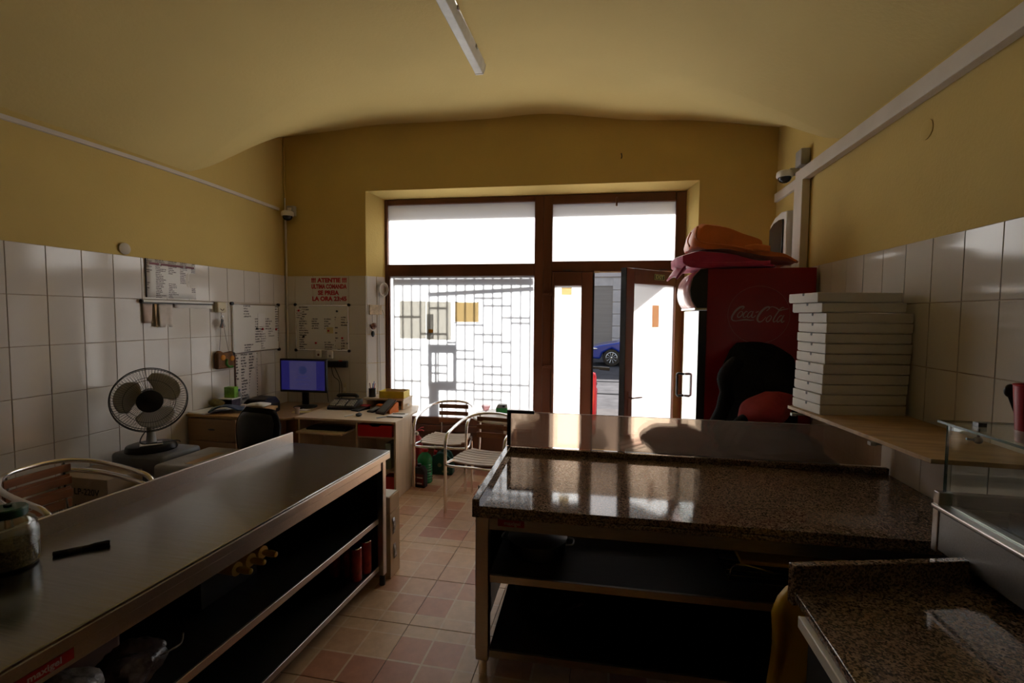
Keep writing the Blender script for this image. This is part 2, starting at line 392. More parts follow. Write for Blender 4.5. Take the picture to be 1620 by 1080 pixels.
def tiles(parent, base, ang, x0, x1, xs, ztop, zmin=0.0):
    """tiles over local x0..x1 (joint at xs), hanging down from ztop, facing local -y"""
    k = math.floor((x0 - xs) / TW + 1e-6)
    while xs + k * TW < x1 - .01:
        a, b_ = max(xs + k * TW, x0), min(xs + (k + 1) * TW, x1)
        z1 = ztop
        while z1 > zmin + .02 and b_ - a > .02:
            z0 = max(z1 - TH, zmin)
            o = put('tile', tile_mesh(b_ - a, z1 - z0), parent)
            M = Matrix.Translation(base) @ Matrix.Rotation(ang, 4, 'Z')
            jit = random.uniform(-.0016, .0016)
            o.matrix_local = M @ Matrix.Translation((a + G, 0, z0 + G)) @ Matrix.Rotation(jit, 4, 'Z') @ Matrix.Rotation(random.uniform(-.0015, .0015), 4, 'X')
            m_ = o.modifiers.new('bevel', 'BEVEL'); m_.width = .0018; m_.segments = 2
            z1 -= TH
        k += 1
def grout_bed(name, parent, base, ang, x0, x1, z1):
    o = obj(name, box(x0, x1, -.0025, .01, .0, z1), grout, parent); o.location = base; o.rotation_euler = (0, 0, ang)
grout_bed('grout_bed', wl, (XL - .006, 0, 0), R(90), .2, 4.83, 2.181)
tiles(wl, Vector((XL - .006, 0, 0)), R(90), .3, 4.828, 2.2477, 2.1811)
grout_bed('grout_bed', wr, (XR + .006, 0, 0), R(-90), -5.06, -.5, 2.153)
tiles(wr, Vector((XR + .006, 0, 0)), R(-90), -5.06, -.5, -2.7544, 2.1532)

# back wall with the shop-window opening (local frame: s along the wall, o outward)
m = MB()
m.prism([(-.1, 0), (.972, 0), (1.118, .17), (1.118, .5), (-.1, .5)], -.1, 4.3)
m.prism([(5.3, 0), (4.482, 0), (4.398, .17), (4.398, .5), (5.3, .5)], -.1, 4.3)
m.prism([(0, 3.10), (.17, 3.045), (.5, 3.03), (.5, 4.3), (0, 4.3)], .9715, 4.4825, 'x')
m.box(.9, 4.55, .12, .5, -.12, -.004)
wb = tag(obj('wall_back', m, paint, loc=BO, rotz=AL), 'yellow back wall around the deep shop window recess', 'wall', kind='structure')
def bpart(name, mb, mt, parent=None, **k): return obj(name, mb, mt, parent, **k)
for (a, b_, xs) in ((.0, .968, .117), (4.49, 5.18, 4.49)):
    g_ = obj('grout_bed', box(a, b_, -.0035, .01, 0, 2.176), grout, wb)
    tiles(wb, Vector((0, 0, 0)), 0, a + .006, b_, xs, 2.176)
ra = math.atan2(.17, .146)
tiles(wb, Vector((.972, 0, 0)), ra, .003, .222, .003 - .10, 2.176)
o = obj('edge_bead', box(.966, .974, -.008, .002, 0, 2.176), white, wb)

# ceiling: barrel vault, then a surface that flattens towards the back wall
PX = [-3.586, -3.12, -2.69, -2.28, -1.84, -1.04, -.55, .067, .515, .82, 1.2, 1.601]
PZ = [2.975, 3.27, 3.51, 3.66, 3.735, 3.765, 3.73, 3.645, 3.52, 3.415, 3.237, 3.02]
BS = [0, .55, 1.14, 1.85, 2.4, 2.93, 3.44, 3.82, 4.42, 5.2]
BZ = [3.73, 3.765, 3.805, 3.80, 3.805, 3.825, 3.765, 3.715, 3.68, 3.58]
def interp(x, xs, ys):
    n = len(xs)
    if x <= xs[0]: return ys[0]
    if x >= xs[-1]: return ys[-1]
    i = max(k for k in range(n - 1) if xs[k] <= x)
    d = [(ys[min(k + 1, n - 1)] - ys[max(k - 1, 0)]) / (xs[min(k + 1, n - 1)] - xs[max(k - 1, 0)]) for k in (i, i + 1)]
    h = xs[i + 1] - xs[i]; t = (x - xs[i]) / h
    return (2 * t ** 3 - 3 * t * t + 1) * ys[i] + (t ** 3 - 2 * t * t + t) * h * d[0] + (-2 * t ** 3 + 3 * t * t) * ys[i + 1] + (t ** 3 - t * t) * h * d[1]
nx, ny1, ny2 = 84, 12, 22; vs_, fs_ = [], []
for j in range(ny1 + ny2 + 1):
    for i in range(nx + 1):
        x = XL - .01 + (XR - XL + .02) * i / nx
        yb = 4.831 + .0457 * (x - XL); yg = yb - 1.25
        p = interp(x, PX, PZ)
        if j <= ny1: vs_.append((x, -5.3 + (yg + 5.3) * j / ny1, p))
        else:
            t = (j - ny1) / ny2; b_ = interp(x - XL, BS, BZ)
            e = t * t * (3 - 2 * t); e = .55 * (t ** .9) + .45 * e
            vs_.append((x, yg + (yb + .02 - yg) * t, p + (b_ - p) * e))
fs_ = [(j * (nx + 1) + i, j * (nx + 1) + i + 1, (j + 1) * (nx + 1) + i + 1, (j + 1) * (nx + 1) + i) for j in range(ny1 + ny2) for i in range(nx)]
m = MB(); m.add(vs_, fs_)
tag(obj('ceiling', m, ceilp, smooth=80), 'yellow vaulted plaster ceiling sweeping down to the side walls', 'ceiling', kind='structure')

# ------------------------------------------------------------------ shop window (one storefront frame) and door
W1 = thing('window_1', 'large brown framed shop window with frosted panes', 'window', BO, AL, kind='structure')
F0, F1 = .17, .24
def rail(n, s0, s1, z0, z1, o0=F0, o1=F1, b=.006): return obj(n, box(s0, s1, o0, o1, z0, z1), brown, W1, bevel=b)
rail('stile', 1.118, 1.150, 0, 3.043); rail('stile', 1.150, 1.172, 0, 2.26, F0 + .006)
rail('stile', 2.828, 2.925, 0, 3.04); rail('stile', 2.926, 3.022, 0, 3.04); rail('stile', 4.295, 4.397, 2.24, 3.04); rail('stile', 4.362, 4.397, 0, 2.24)
rail('top_rail', 1.150, 2.828, 2.980, 3.043); rail('top_rail', 3.022, 4.295, 2.945, 3.04)
rail('transom', 1.150, 2.828, 2.182, 2.315); rail('transom', 3.022, 4.295, 2.222, 2.336)
rail('bottom_rail', 1.172, 2.828, .50, .585); rail('sill', 1.172, 2.828, .425, .498, F0 - .02); rail('lower_panel', 1.172, 2.828, 0.01, .424, F0 + .015)
for (s0, s1, z0, z1) in ((1.150, 2.828, 2.315, 2.980), (3.022, 4.295, 2.336, 2.945), (1.172, 2.828, .585, 2.182)):
    obj('pane', box(s0, s1, .200, .206, z0, z1), filmlow if z0 < 1 else film, W1, smooth=0)
# narrow fixed door leaf
rail('leaf_stile', 3.024, 3.052, .02, 2.22, F0 - .012); rail('leaf_stile', 3.338, 3.462, .02, 2.22, F0 - .012)
rail('leaf_rail', 3.052, 3.338, 2.072, 2.22, F0 - .012); rail('leaf_rail', 3.052, 3.338, .02, .16, F0 - .012)
obj('pane', box(3.052, 3.338, .200, .206, .16, 2.072), film, W1, smooth=0)
obj('weather_seal', box(3.462, 3.476, F0 - .02, F1, .02, 2.22), blackp, W1)
for z in (1.985, 1.19):
    h = MB(); h.tube([(2.985, F0 - .012, z), (2.985, F0 - .03, z), (2.93, F0 - .03, z), (2.93, F0 - .03, z - .1)], .007, 8); h.box(2.94, 3.03, F0 - .02, F0, z - .02, z + .02)
    obj('hinge', h, brown, W1)
h = MB(); h.tube([(3.69, F0 - .01, 2.99), (3.69, F0 - .03, 2.98), (3.69, F0 - .035, 2.90)], .010, 8); obj('transom_handle', h, brown, W1)
for s in (3.14, 4.14): obj('transom_hinge', box(s, s + .08, F0 - .012, F0, 2.232, 2.243), darkg, W1)
cl = MB(); cl.box(3.47, 3.53, F0 - .03, F0 - .004, 2.205, 2.226); cl.box(3.53, 4.32, F0 - .024, F0 - .01, 2.209, 2.222)
obj('slide_rail', cl, lwood, W1)

hx = bw(4.36, .19, 0)
DR = thing('door_1', 'brown framed glass door standing open into the room', 'door', hx, math.atan2(4.55 - hx.y, .166 - hx.x), kind='structure')
DW, DT = .893, .028
def dpart(n, x0, x1, z0, z1): return obj(n, box(x0, x1, -DT, DT, z0, z1), brown, DR, bevel=.006)
dpart('stile', .0, .115, .03, 2.2); dpart('stile', DW - .115, DW, .03, 2.2); dpart('top_rail', .115, DW - .115, 2.06, 2.2); dpart('bottom_rail', .115, DW - .115, .03, .2)
obj('pane', box(.115, DW - .115, -.003, .003, .2, 2.06), film, DR, smooth=0)
obj('door_edge', box(DW, DW + .012, -DT - .004, DT, .03, 2.2), blackp, DR)
h = MB(); h.box(DW - .075, DW - .045, DT, DT + .008, .82, 1.04); h.tube([(DW - .06, DT, .98), (DW - .06, DT + .045, .98)], .009, 10); h.tube(catmull([(DW - .06, DT + .045, .98), (DW - .1, DT + .05, .98), (DW - .2, DT + .045, .975)], 4), .008, 10)
obj('lever_handle', h, brown, DR)
h = MB(); h.box(DW - .075, DW - .045, -DT - .008, -DT, .82, 1.04); h.tube([(DW - .06, -DT, .98), (DW - .06, -DT - .045, .98), (DW - .18, -DT - .045, .978)], .008, 10); obj('lever_handle', h, brown, DR)
gs = mat('exit_sign_green', (.012, .03, .014), .4, var=.1); gt = mat('exit_sign_letters', (.42, .5, .2), .5, var=.05)
ex_ = obj('exit_sign', box(.315, .485, DT, DT + .003, 2.105, 2.165), gs, DR)
FD = Matrix.Translation((.40, DT + .0036, 2.135)) @ Matrix.Rotation(math.pi, 4, 'Z') @ FACE
text('lettering', 'EXIT', .05, gt, ex_, FD, sx=1.25, bold=.001)
bd = MB()
for (a, b_, c, d) in ((.318, .482, 2.158, 2.162), (.318, .482, 2.108, 2.112), (.318, .322, 2.112, 2.158), (.478, .482, 2.112, 2.158)): bd.box(a, b_, DT + .003, DT + .0037, c, d)
obj('border', bd, gt, ex_)

# notices stuck to the panes
def paper(name, label, s0, s1, z0, z1, mt, o=.1995):
    return tag(obj(name, box(s0, s1, o - .0012, o, z0, z1), mt, loc=BO, rotz=AL, smooth=0), label, 'paper')
paper('notice_sheet', 'pale paper notice stuck left on the frosted window', 1.280, 1.594, 1.477, 1.903, papert)
nb = paper('notice_sheet', 'pale paper notice with orange label beside a darker strip on the window', 1.600, 1.886, 1.465, 1.897, papert)
obj('label', box(1.622, 1.678, .1955, .1965, 1.545, 1.585), frosted('orange_label', (.6, .3, .05), (.8, .5, .15)), nb)
obj('dark_strip', box(1.603, 1.682, .1970, .1982, 1.475, 1.755), frosted('grey_strip', (.5, .5, .5), (.62, .62, .62)), nb)
tn = paper('notice_sheet', 'small tan paper notice taped at its four corners on the window', 1.935, 2.205, 1.672, 1.890, papert2)
for (a, b_) in ((1.925, 1.893), (2.19, 1.893), (1.915, 1.662), (2.175, 1.662)):
    obj('tape', box(a, a + .045, .1965, .198, b_ - .003, b_ + .003), darkg, tn)
paper('notice_sheet', 'small dark notice at the top of the narrow door leaf', 3.125, 3.235, 1.975, 2.055, papert2)
nd = tag(obj('notice_sheet', box(.36, .47, .0035, .005, 1.64, 1.86), frosted('peach_paper', (.6, .4, .25), (.55, .38, .26))), 'peach paper notice on the glass of the open door', 'paper')
nd.location = DR.location; nd.rotation_euler = DR.rotation_euler

# decorative iron grille outside the window
GRL = thing('window_grille', 'dark iron lattice grille outside the frosted shop window', 'grille', BO, AL)
iron = mat('grey_painted_iron', (.25, .25, .26), .5)
gv = [1.1975 + .1046 * k for k in range(16)]
bar_me = box(-.0085, .0085, -.006, .006, .45, 2.35).mesh('bar', 0); bar_me.materials.append(iron)
for s in gv: put('bar', bar_me, GRL, (s, .31, 0))
hm = {}
for (z, a, b) in ((1.931, 9, 12), (1.847, 10, 13), (1.817, 4, 6), (1.715, 0, 3), (1.715, 12, 15), (1.655, 13, 15), (1.63, 7, 10), (1.525, 9, 12), (1.525, 3, 6), (1.44, 10, 13), (1.43, 6, 7), (1.341, 0, 3), (1.341, 7, 9), (1.33, 12, 13), (1.245, 7, 10), (1.167, 3, 6), (1.167, 9, 12), (1.077, 10, 13), (1.077, 4, 6), (.98, 0, 3), (.98, 5, 9), (.965, 9, 15), (.89, 5, 13), (.793, 3, 4), (.793, 9, 12)):
    n = b - a
    if n not in hm:
        me = box(0, n * .1046, -.005, .005, -.0075, .0075).mesh('bar', 0); me.materials.append(iron); hm[n] = me
    put('bar', hm[n], GRL, (gv[a], .31, z + .085))
obj('top_band', box(1.185, 2.80, .30, .32, 2.165, 2.225), iron, GRL)
obj('slanting_bar', MB().tube([(1.60, .325, 2.065), (2.80, .325, 2.13)], .02, 8), iron, GRL)
MBX = thing('menu_box', 'open metal menu box on a post outside the window', 'sign', BO, AL)
g_ = MB()
for (a, b_, c, d) in ((1.59, 1.92, 1.46, 1.53), (1.59, 1.92, 1.05, 1.10), (1.59, 1.635, 1.05, 1.53), (1.885, 1.92, 1.05, 1.53), (1.67, 1.69, 1.05, 1.53)): g_.box(a, b_, .36, .40, c, d)
obj('frame', g_, iron, MBX); obj('post', box(1.60, 1.71, .37, .40, .05, 1.06), iron, MBX)

# ------------------------------------------------------------------ outside: street
asph = mat('asphalt', (.085, .083, .088), .95, var=.2, vs=3, bump=.2, bs=40, spec=0)
pave = mat('pavement_concrete', (.095, .09, .092), .95, var=.12, vs=3, bump=.1, spec=0)
stone = mat('grey_stone', (.66, .60, .57), .8, var=.1, vs=2, bump=.15, bs=25)
stone2 = mat('pinkish_render', (.66, .58, .55), .85, var=.08, vs=1)
shut = mat('brown_grey_shutter', (.36, .31, .27), .6, var=.1, vs=2, scale=(.2, 1, 12))
tag(obj('pavement', box(-14, 14, 5.3, 9.2, -.2, -.03), pave), 'grey pavement in front of the shop door', 'pavement', kind='structure')
tag(obj('road', box(-30, 30, 9.2, 22.5, -.3, -.15), asph), 'grey asphalt street outside', 'road', kind='structure')
tag(obj('far_pavement', box(-30, 30, 22.5, 25, -.25, -.03), pave), 'pavement on the other side of the street', 'pavement', kind='structure')
for y, l in ((11.7, 'dark tram rail in the road nearest the shop'), (13.9, 'dark tram rail in the middle of the road')):
    tag(obj('tram_rail', box(-30, 30, y - .06, y + .06, -.15, -.138), mat('worn_rail', (.03, .03, .032), .95, spec=0), bevel=.004), l, 'rail')
BL = thing('street_building', 'grey stone building with brown roller shutters across the street', 'building', (0, 25, 0))
obj('wall', box(-30, 30, .12, 3, -.2, 8), stone2, BL)
obj('cornice', box(-30, 30, -.1, .12, 3.75, 4.05), stone2, BL, bevel=.03)
smesh = box(-1.55, 1.55, 0, .06, -.03, 3.3).mesh('shutter', 0); smesh.materials.append(shut)
bk = box(-.62, .62, -.02, .12, 0, .60).mesh('stone_block', 0); bk.materials.append(stone)
for k in range(-4, 5):
    put('roller_shutter', smesh, BL, (-1.2 + k * 5.6 / 2 * 1.55, .05, 0))
    for q in range(6):
        put('stone_block', bk, BL, (-1.2 + k * 4.34 + 2.17, 0, q * .62)).modifiers.new('bevel', 'BEVEL').width = .015
obj('lintel', box(-30, 30, 0, .12, 3.3, 3.75), stone, BL)
wm = box(-.6, .6, .05, .1, 5, 6.9).mesh('window', 0); wm.materials.append(darkg)
for k in range(-5, 6): put('window', wm, BL, (k * 2.6, 0, 0))

# blue car across the road, nose to the left
CAR = thing('car', 'blue hatchback car parked across the street, seen through the door', 'car', (0.25, 19, -.15))
cblue = mat('blue_car_paint', (.02, .045, .33), .25, coat=.6, var=.05); cglass = mat('car_window', (.02, .025, .03), .08)
prof = [(-.86, .30), (-.88, .52), (-.78, .70), (-.45, .80), (.25, .92), (1.0, 1.40), (1.4, 1.47), (2.5, 1.45), (3.1, 1.05), (3.35, .95), (3.38, .4), (3.2, .28), (2.98, .28), (2.93, .50), (2.6, .66), (2.28, .5), (2.2, .24), (.42, .24), (.34, .5), (0, .68), (-.34, .5), (-.42, .26)]
body = MB(); body.prism(prof, -.82, .82, 'y'); obj('body', body, cblue, CAR, bevel=.07, seg=3)
gw = MB(); gw.prism([(.42, .98), (1.05, 1.36), (1.75, 1.40), (1.75, .97)], -.835, -.80, 'y'); gw.prism([(1.82, .97), (1.82, 1.4), (2.45, 1.38), (2.85, 1.05)], -.835, -.80, 'y'); obj('side_window', gw, cglass, CAR)
ws = MB(); ws.add([(.33, -.7, .95), (.98, -.62, 1.385), (.98, .62, 1.385), (.33, .7, .95)], [(0, 1, 2, 3)]); obj('windscreen', ws, cglass, CAR, solid=.02)
hl = MB(); hl.ball((-.62, -.7, .66), .2, .14, .07); obj('headlight', hl, chrome, CAR)
hl = MB(); hl.box(-.89, -.84, -.5, .5, .32, .5); obj('grille', hl, blackp, CAR)
hl = MB(); hl.ball((.75, -.9, 1.0), .1, .09, .07); obj('wing_mirror', hl, cblue, CAR)
tyre = MB(); tyre.lathe([(.2, -.1), (.31, -.1), (.33, -.06), (.33, .06), (.31, .1), (.2, .1)], 28, M=Matrix.Rotation(R(90), 4, 'X'))
rim = MB(); rim.lathe([(.19, .05), (.215, .1), (.2, .105), (.19, .06)], 28, M=Matrix.Rotation(R(90), 4, 'X')); rim.ball((0, -.08, 0), .05, .03, .05)
for k in range(10):
    a = k * math.pi / 5; rim.tube([(.03 * math.cos(a), -.085, .03 * math.sin(a)), (.2 * math.cos(a), -.095, .2 * math.sin(a))], .016, 6)
tm = tyre.mesh('tyre'); tm.materials.append(blackp); rm = rim.mesh('rim'); rm.materials.append(alu)
for x in (0, 2.6):
    for s_ in (-1, 1):
        o = put('wheel', tm, CAR, (x, s_ * .74, .33), 0 if s_ < 0 else math.pi); q = put('rim', rm, o)

# red scooter on the pavement
SCO = thing('scooter', 'red motor scooter parked on the pavement beside the open door', 'scooter', (-.25, 7.2, -.03), R(-90))
scr = mat('red_scooter_paint', (.5, .012, .02), .25, coat=.5)
b_ = MB(); b_.prism([(.36, .30), (.42, .62), (.34, .92), (.26, .98), (.24, .9), (.30, .6), (.22, .34), (-.2, .28), (-.28, .55), (-.7, .62), (-.85, .5), (-.7, .3), (-.2, .2), (.2, .22)], -.14, .14, 'y'); obj('bodywork', b_, scr, SCO, bevel=.04)
b_ = MB(); b_.ball((-.45, 0, .7), .36, .14, .09); obj('seat', b_, blackp, SCO)
b_ = MB(); b_.tube([(.30, 0, .95), (.32, -.0, 1.02)], .03, 10); b_.tube(catmull([(.36, -.30, 1.03), (.33, -.12, 1.04), (.32, 0, 1.03), (.33, .12, 1.04), (.36, .3, 1.03)], 4), .018, 10); b_.tube([(.37, -.18, 1.035), (.42, -.32, 1.03)], .034, 10); b_.tube([(.34, .18, 1.035), (.37, .32, 1.03)], .026, 10); obj('handlebar', b_, mat('matte_rubber', (.02, .02, .022), .9, spec=.1), SCO)
for x in (.42, -.62):
    b_ = MB(); b_.lathe([(.1, -.05), (.2, -.055), (.225, -.02), (.225, .02), (.2, .055), (.1, .05)], 24, c=(0, 0, 0), M=Matrix.Translation((x, 0, .225)) @ Matrix.Rotation(R(90), 4, 'X')); obj('wheel', b_, blackp, SCO)
b_ = MB(); b_.tube([(.32, 0, .9), (.42, 0, .23)], .03, 10); obj('fork', b_, metalg, SCO)

# ================================================================== LEFT STEEL WORKTABLE
# local frame: origin at the far front corner, +x to the left (away from the aisle) is -X, built along -Y
LT = thing('steel_worktable', 'long stainless steel worktable with upstand and two open shelves', 'worktable', (-1.347, 2.805, 0), -math.atan(.0446))
L_ = 2.5; Wd = .725; zt = .875
t_ = MB(); t_.box(-Wd, 0, -L_, 0, zt - .012, zt); obj('worktop', t_, ss, LT, bevel=.004)
t_ = MB(); t_.box(-.022, 0, -L_, 0, zt - .05, zt - .0125); t_.box(-Wd, -.022, -.02, 0, zt - .05, zt - .0125); obj('edge', t_, ssl, LT, bevel=.003)
obj('upstand', box(-Wd - .016, -Wd, -L_, 0, zt - .05, zt + .072), ssl, LT, bevel=.003)
obj('apron', box(-.045, -.028, -L_ + .02, -.04, zt - .115, zt - .05), ssl, LT, bevel=.002)
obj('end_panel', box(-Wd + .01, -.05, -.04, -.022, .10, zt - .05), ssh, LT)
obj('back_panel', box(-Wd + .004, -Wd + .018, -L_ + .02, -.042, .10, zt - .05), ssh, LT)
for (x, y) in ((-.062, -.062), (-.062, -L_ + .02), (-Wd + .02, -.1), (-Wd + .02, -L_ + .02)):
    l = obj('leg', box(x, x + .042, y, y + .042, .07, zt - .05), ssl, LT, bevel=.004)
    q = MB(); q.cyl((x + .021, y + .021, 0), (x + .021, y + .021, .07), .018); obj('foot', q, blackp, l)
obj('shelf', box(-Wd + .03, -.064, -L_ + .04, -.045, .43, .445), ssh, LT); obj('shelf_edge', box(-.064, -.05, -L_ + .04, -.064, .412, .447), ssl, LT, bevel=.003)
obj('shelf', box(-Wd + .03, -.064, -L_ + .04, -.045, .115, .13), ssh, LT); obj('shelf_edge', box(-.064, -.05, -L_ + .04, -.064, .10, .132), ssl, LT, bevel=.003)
def sticker(parent, M, w_):
    s_ = obj('maker_label', box(-w_ / 2, w_ / 2, -.0012, 0, -.016, .016), mat('dark_red_label', (.35, .01, .012), .4), parent); s_.matrix_local = M
    text('lettering', 'maxigel', .026, mat('label_letters', (.45, .36, .36), .5), s_, Matrix.Translation((.006, -.0016, .0)) @ FACE, ext=.0003, bold=.0006)
sticker(LT, Matrix.Translation((-.027, -1.86, zt - .083)) @ Matrix.Rotation(R(90), 4, 'Z'), .15)

# jar, marker on the worktable
def lt(x, y): 
    a = -math.atan(.0446); return (-1.347 + x * math.cos(a) - y * math.sin(a), 2.805 + x * math.sin(a) + y * math.cos(a))
JR = thing('spice_jar', 'glass jar of dried herbs with dark green lid on the steel worktable', 'jar', (-1.992, 1.222, zt))
q = MB(); q.lathe([(.06, 0), (.071, .006), (.076, .03), (.076, .125), (.066, .16), (.046, .178), (.046, .188), (.043, .188), (.043, .177), (.063, .158), (.073, .125), (.073, .03), (.068, .008), (.0, .008)], 40); obj('glass_body', q, jarglass, JR)
q = MB(); q.lathe([(.0, .010), (.069, .010), (.073, .03), (.0735, .078), (.05, .083), (.02, .079), (.0, .081)], 32); obj('herbs', q, herbs, JR)
q = MB(); q.lathe([(.0, .178), (.049, .178), (.05, .183), (.05, .203), (.046, .208), (0, .208)], 40); q.box(-.01, .01, -.006, .006, .208, .217); obj('lid', q, lidg, JR)
MK = thing('marker_pen', 'black marker pen lying on the steel worktable', 'marker', (-1.87, 1.36, zt), math.atan2(.106, .11))
q = MB(); q.cyl((-.08, 0, .0085), (.025, 0, .0085), .0085); obj('barrel', q, blackp, MK)
q = MB(); q.cyl((.022, 0, .009), (.078, 0, .009), .0095, .009); q.box(.03, .075, -.003, .003, .017, .02); obj('cap', q, blackp, MK)
q = MB(); q.cyl((-.04, 0, .0086), (.0, 0, .0086), .0088); obj('print_band', q, darkg, MK)

# shelf contents of the worktable
wood_pin = mat('pale_rolling_pin', (.60, .36, .08), .45, var=.1)
for k, (y, lab) in enumerate(((-1.035, 'nearest'), (-.955, 'middle'), (-.88, 'farthest'))):
    x, yy = lt(-.16, y)
    o = thing('rolling_pin', 'yellowish wooden rolling pin on the worktable shelf, %s of three' % lab, 'rolling pin', (x, yy, .447), R(176), 'rolling pins on the shelf')
    o.location.z = .58
    q = MB(); q.cyl((.04, 0, .03), (.36, 0, .03), .03); obj('roller', q, wood_pin, o)
    q = MB(); q.lathe([(.008, 0), (.014, .01), (.016, .05), (.012, .075), (.004, .08)], 16, M=Matrix.Translation((.04, 0, .03)) @ Matrix.Rotation(R(-90), 4, 'Y')); obj('handle', q, yellowp, o)
CR = thing('storage_tray', 'dark plastic tray under the rolling pins on the worktable shelf', 'tray', lt(-.37, -.95) + (.447,), -math.atan(.0446))
q = MB(); q.box(-.30, .05, -.16, .16, 0, .01)
for (a, b, c, d) in ((-.30, .05, -.16, -.15), (-.30, .05, .15, .16), (-.30, -.29, -.15, .15), (.04, .05, -.15, .15)): q.box(a, b, c, d, .01, .131)
obj('tray_body', q, blackp, CR)
canr = mat('red_can_print', (.26, .013, .01), .35, var=.5, vs=25)
k = 0
for (x, y) in ((-.10, -.14), (-.17, -.11), (-.11, -.235), (-.185, -.20), (-.26, -.13), (-.27, -.225)):
    p = lt(x, y); names = ['nearest the aisle by the leg', 'behind the front one', 'second along the shelf front', 'middle of the group', 'far back against the end panel', 'back row centre']
    o = thing('sauce_can', 'tall red printed sauce can on the bottom shelf, ' + names[k], 'can', p + (.13,), 0, 'sauce cans on the bottom shelf'); k += 1
    q = MB(); q.lathe([(.034, 0), (.035, .004), (.035, .196), (.034, .2)], 24); obj('can_body', q, canr, o)
    q = MB(); q.lathe([(.0, .2), (.034, .2), (.0355, .203), (.033, .206), (.0, .203)], 24); obj('rim', q, chrome, o)
plast = mat('clear_crinkled_plastic', (.30, .28, .28), .2, var=.6, vs=25, bump=1.0, bs=30)
def lump(rx, ry, rz, seed, amp=.2, n=26, mm=16, flat=True):
    q = MB(); q.ball((0, 0, 0), rx, ry, rz, n, mm)
    rnd = random.Random(seed); ph = [(rnd.uniform(2, 7) / max(rx, ry, rz), rnd.uniform(0, 6.28), rnd.uniform(2, 7) / max(rx, ry, rz), rnd.uniform(0, 6.28), rnd.uniform(2, 6) / max(rx, ry, rz)) for _ in range(5)]
    out = []
    for v in q.v:
        d = sum(math.sin(v[0] * a + b + v[2] * e) * math.sin(v[1] * c + d_) for a, b, c, d_, e in ph) / 3
        s_ = 1 + amp * d; out.append([v[0] * s_, v[1] * s_, v[2] * s_ + rz])
    lo = min(v[2] for v in out)
    for v in out:
        v[2] -= lo
        if flat and v[2] < rz * .25: v[2] = max(0, (v[2] - rz * .12)) 
    q.v = [tuple(v) for v in out]; return q
p = lt(-.2, -1.70); o = tag(obj('plastic_bag', lump(.1, .09, .085, 3, .3), plast, loc=p + (.447,)), 'crinkled clear plastic bag on the near end of the worktable shelf', 'bag')
p = lt(-.2, -1.50); o = tag(obj('plastic_bag', lump(.09, .1, .06, 5, .35), mat('dark_plastic_film', (.07, .05, .055), .22, var=.5, vs=20, bump=.8, bs=25), loc=p + (.447,)), 'dark crumpled plastic bag with a loose tie on the worktable shelf', 'bag')
q = MB(); q.tube(catmull([(.05, .02, .07), (.09, .06, .085), (.09, .11, .08), (.085, .125, .11)], 5), .0035, 6); obj('tie', q, plast, o)
p = lt(-.40, -1.50); o = tag(obj('flour_packet', box(-.035, .035, -.09, .09, 0, .26), mat('pinkish_packet', (.3, .2, .19), .6, var=.2, vs=12), loc=p + (.447,), bevel=.015), 'pinkish paper packet standing behind the plastic bags', 'packet')

# cardboard box at the end of the worktable
CB = thing('cardboard_box', 'narrow brown cardboard box standing at the end of the steel worktable', 'box', (-1.56, 2.905, 0), 0)
obj('lower_box', box(-.2, .198, -.075, .07, 0, .44), card, CB, bevel=.004)
obj('upper_box', box(-.2, .196, -.074, .068, .442, .55), card, CB, bevel=.004)
obj('torn_flap', box(-.19, .185, -.07, .06, .55, .554), cardw, CB)
q = MB(); q.grid(lambda a, b: (.2 + .006 * math.sin(b * 9), -.05 + .035 * a + .02 * b, .40 - .28 * b), 3, 10); obj('tape', q, plast, CB, solid=.001)

# ================================================================== RIGHT GRANITE COUNTER
RC = thing('granite_counter', 'granite topped counter with raised rim and open steel shelves', 'counter', (0, 0, 0))
zg = .868
poly = [(-.590, 2.075), (1.588, 2.125), (1.588, 3.02), (-.622, 2.985)]
q = MB(); q.prism(poly, zg - .03, zg); obj('granite_top', q, gran, RC, bevel=.003)
q = MB(); q.prism([(-.622, 2.985), (-.590, 2.07), (-.555, 2.07), (-.586, 2.955)], zg - .052, zg + .034); obj('side_rim', q, gran, RC, bevel=.003)
q = MB(); q.prism([(-.586, 2.955), (1.588, 2.99), (1.588, 3.02), (-.622, 2.985)], zg + .0005, zg + .034); obj('back_rim', q, gran, RC, bevel=.003)
q = MB(); q.prism([(-.553, 2.071), (1.588, 2.121), (1.588, 2.15), (-.553, 2.101)], zg - .052, zg - .0305); obj('front_edge', q, gran, RC, bevel=.003)
q = MB(); q.prism([(-.555, 2.118), (1.58, 2.165), (1.58, 2.18), (-.555, 2.133)], zg - .125, zg - .053); obj('apron', q, ssd, RC)
for (x, y) in ((-.583, 2.112), (-.605, 2.90), (1.50, 2.17), (1.50, 2.92)):
    l = obj('leg', box(x, x + .062, y, y + .05, .10, zg - .053), ssl if x < 0 and y < 2.5 else ssh, RC, bevel=.004)  # front left leg light, the others in the steel with shade in its colour
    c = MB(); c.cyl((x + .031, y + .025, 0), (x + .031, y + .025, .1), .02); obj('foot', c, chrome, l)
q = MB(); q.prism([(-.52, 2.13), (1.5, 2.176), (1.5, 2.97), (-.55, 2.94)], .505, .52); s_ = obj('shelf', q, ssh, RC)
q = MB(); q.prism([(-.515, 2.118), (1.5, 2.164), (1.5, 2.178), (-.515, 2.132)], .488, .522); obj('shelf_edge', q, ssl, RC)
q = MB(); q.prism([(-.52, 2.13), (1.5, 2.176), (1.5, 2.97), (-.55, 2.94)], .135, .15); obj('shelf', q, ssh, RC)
q = MB(); q.prism([(-.515, 2.118), (1.5, 2.164), (1.5, 2.178), (-.515, 2.132)], .118, .152); obj('shelf_edge', q, ssd, RC)
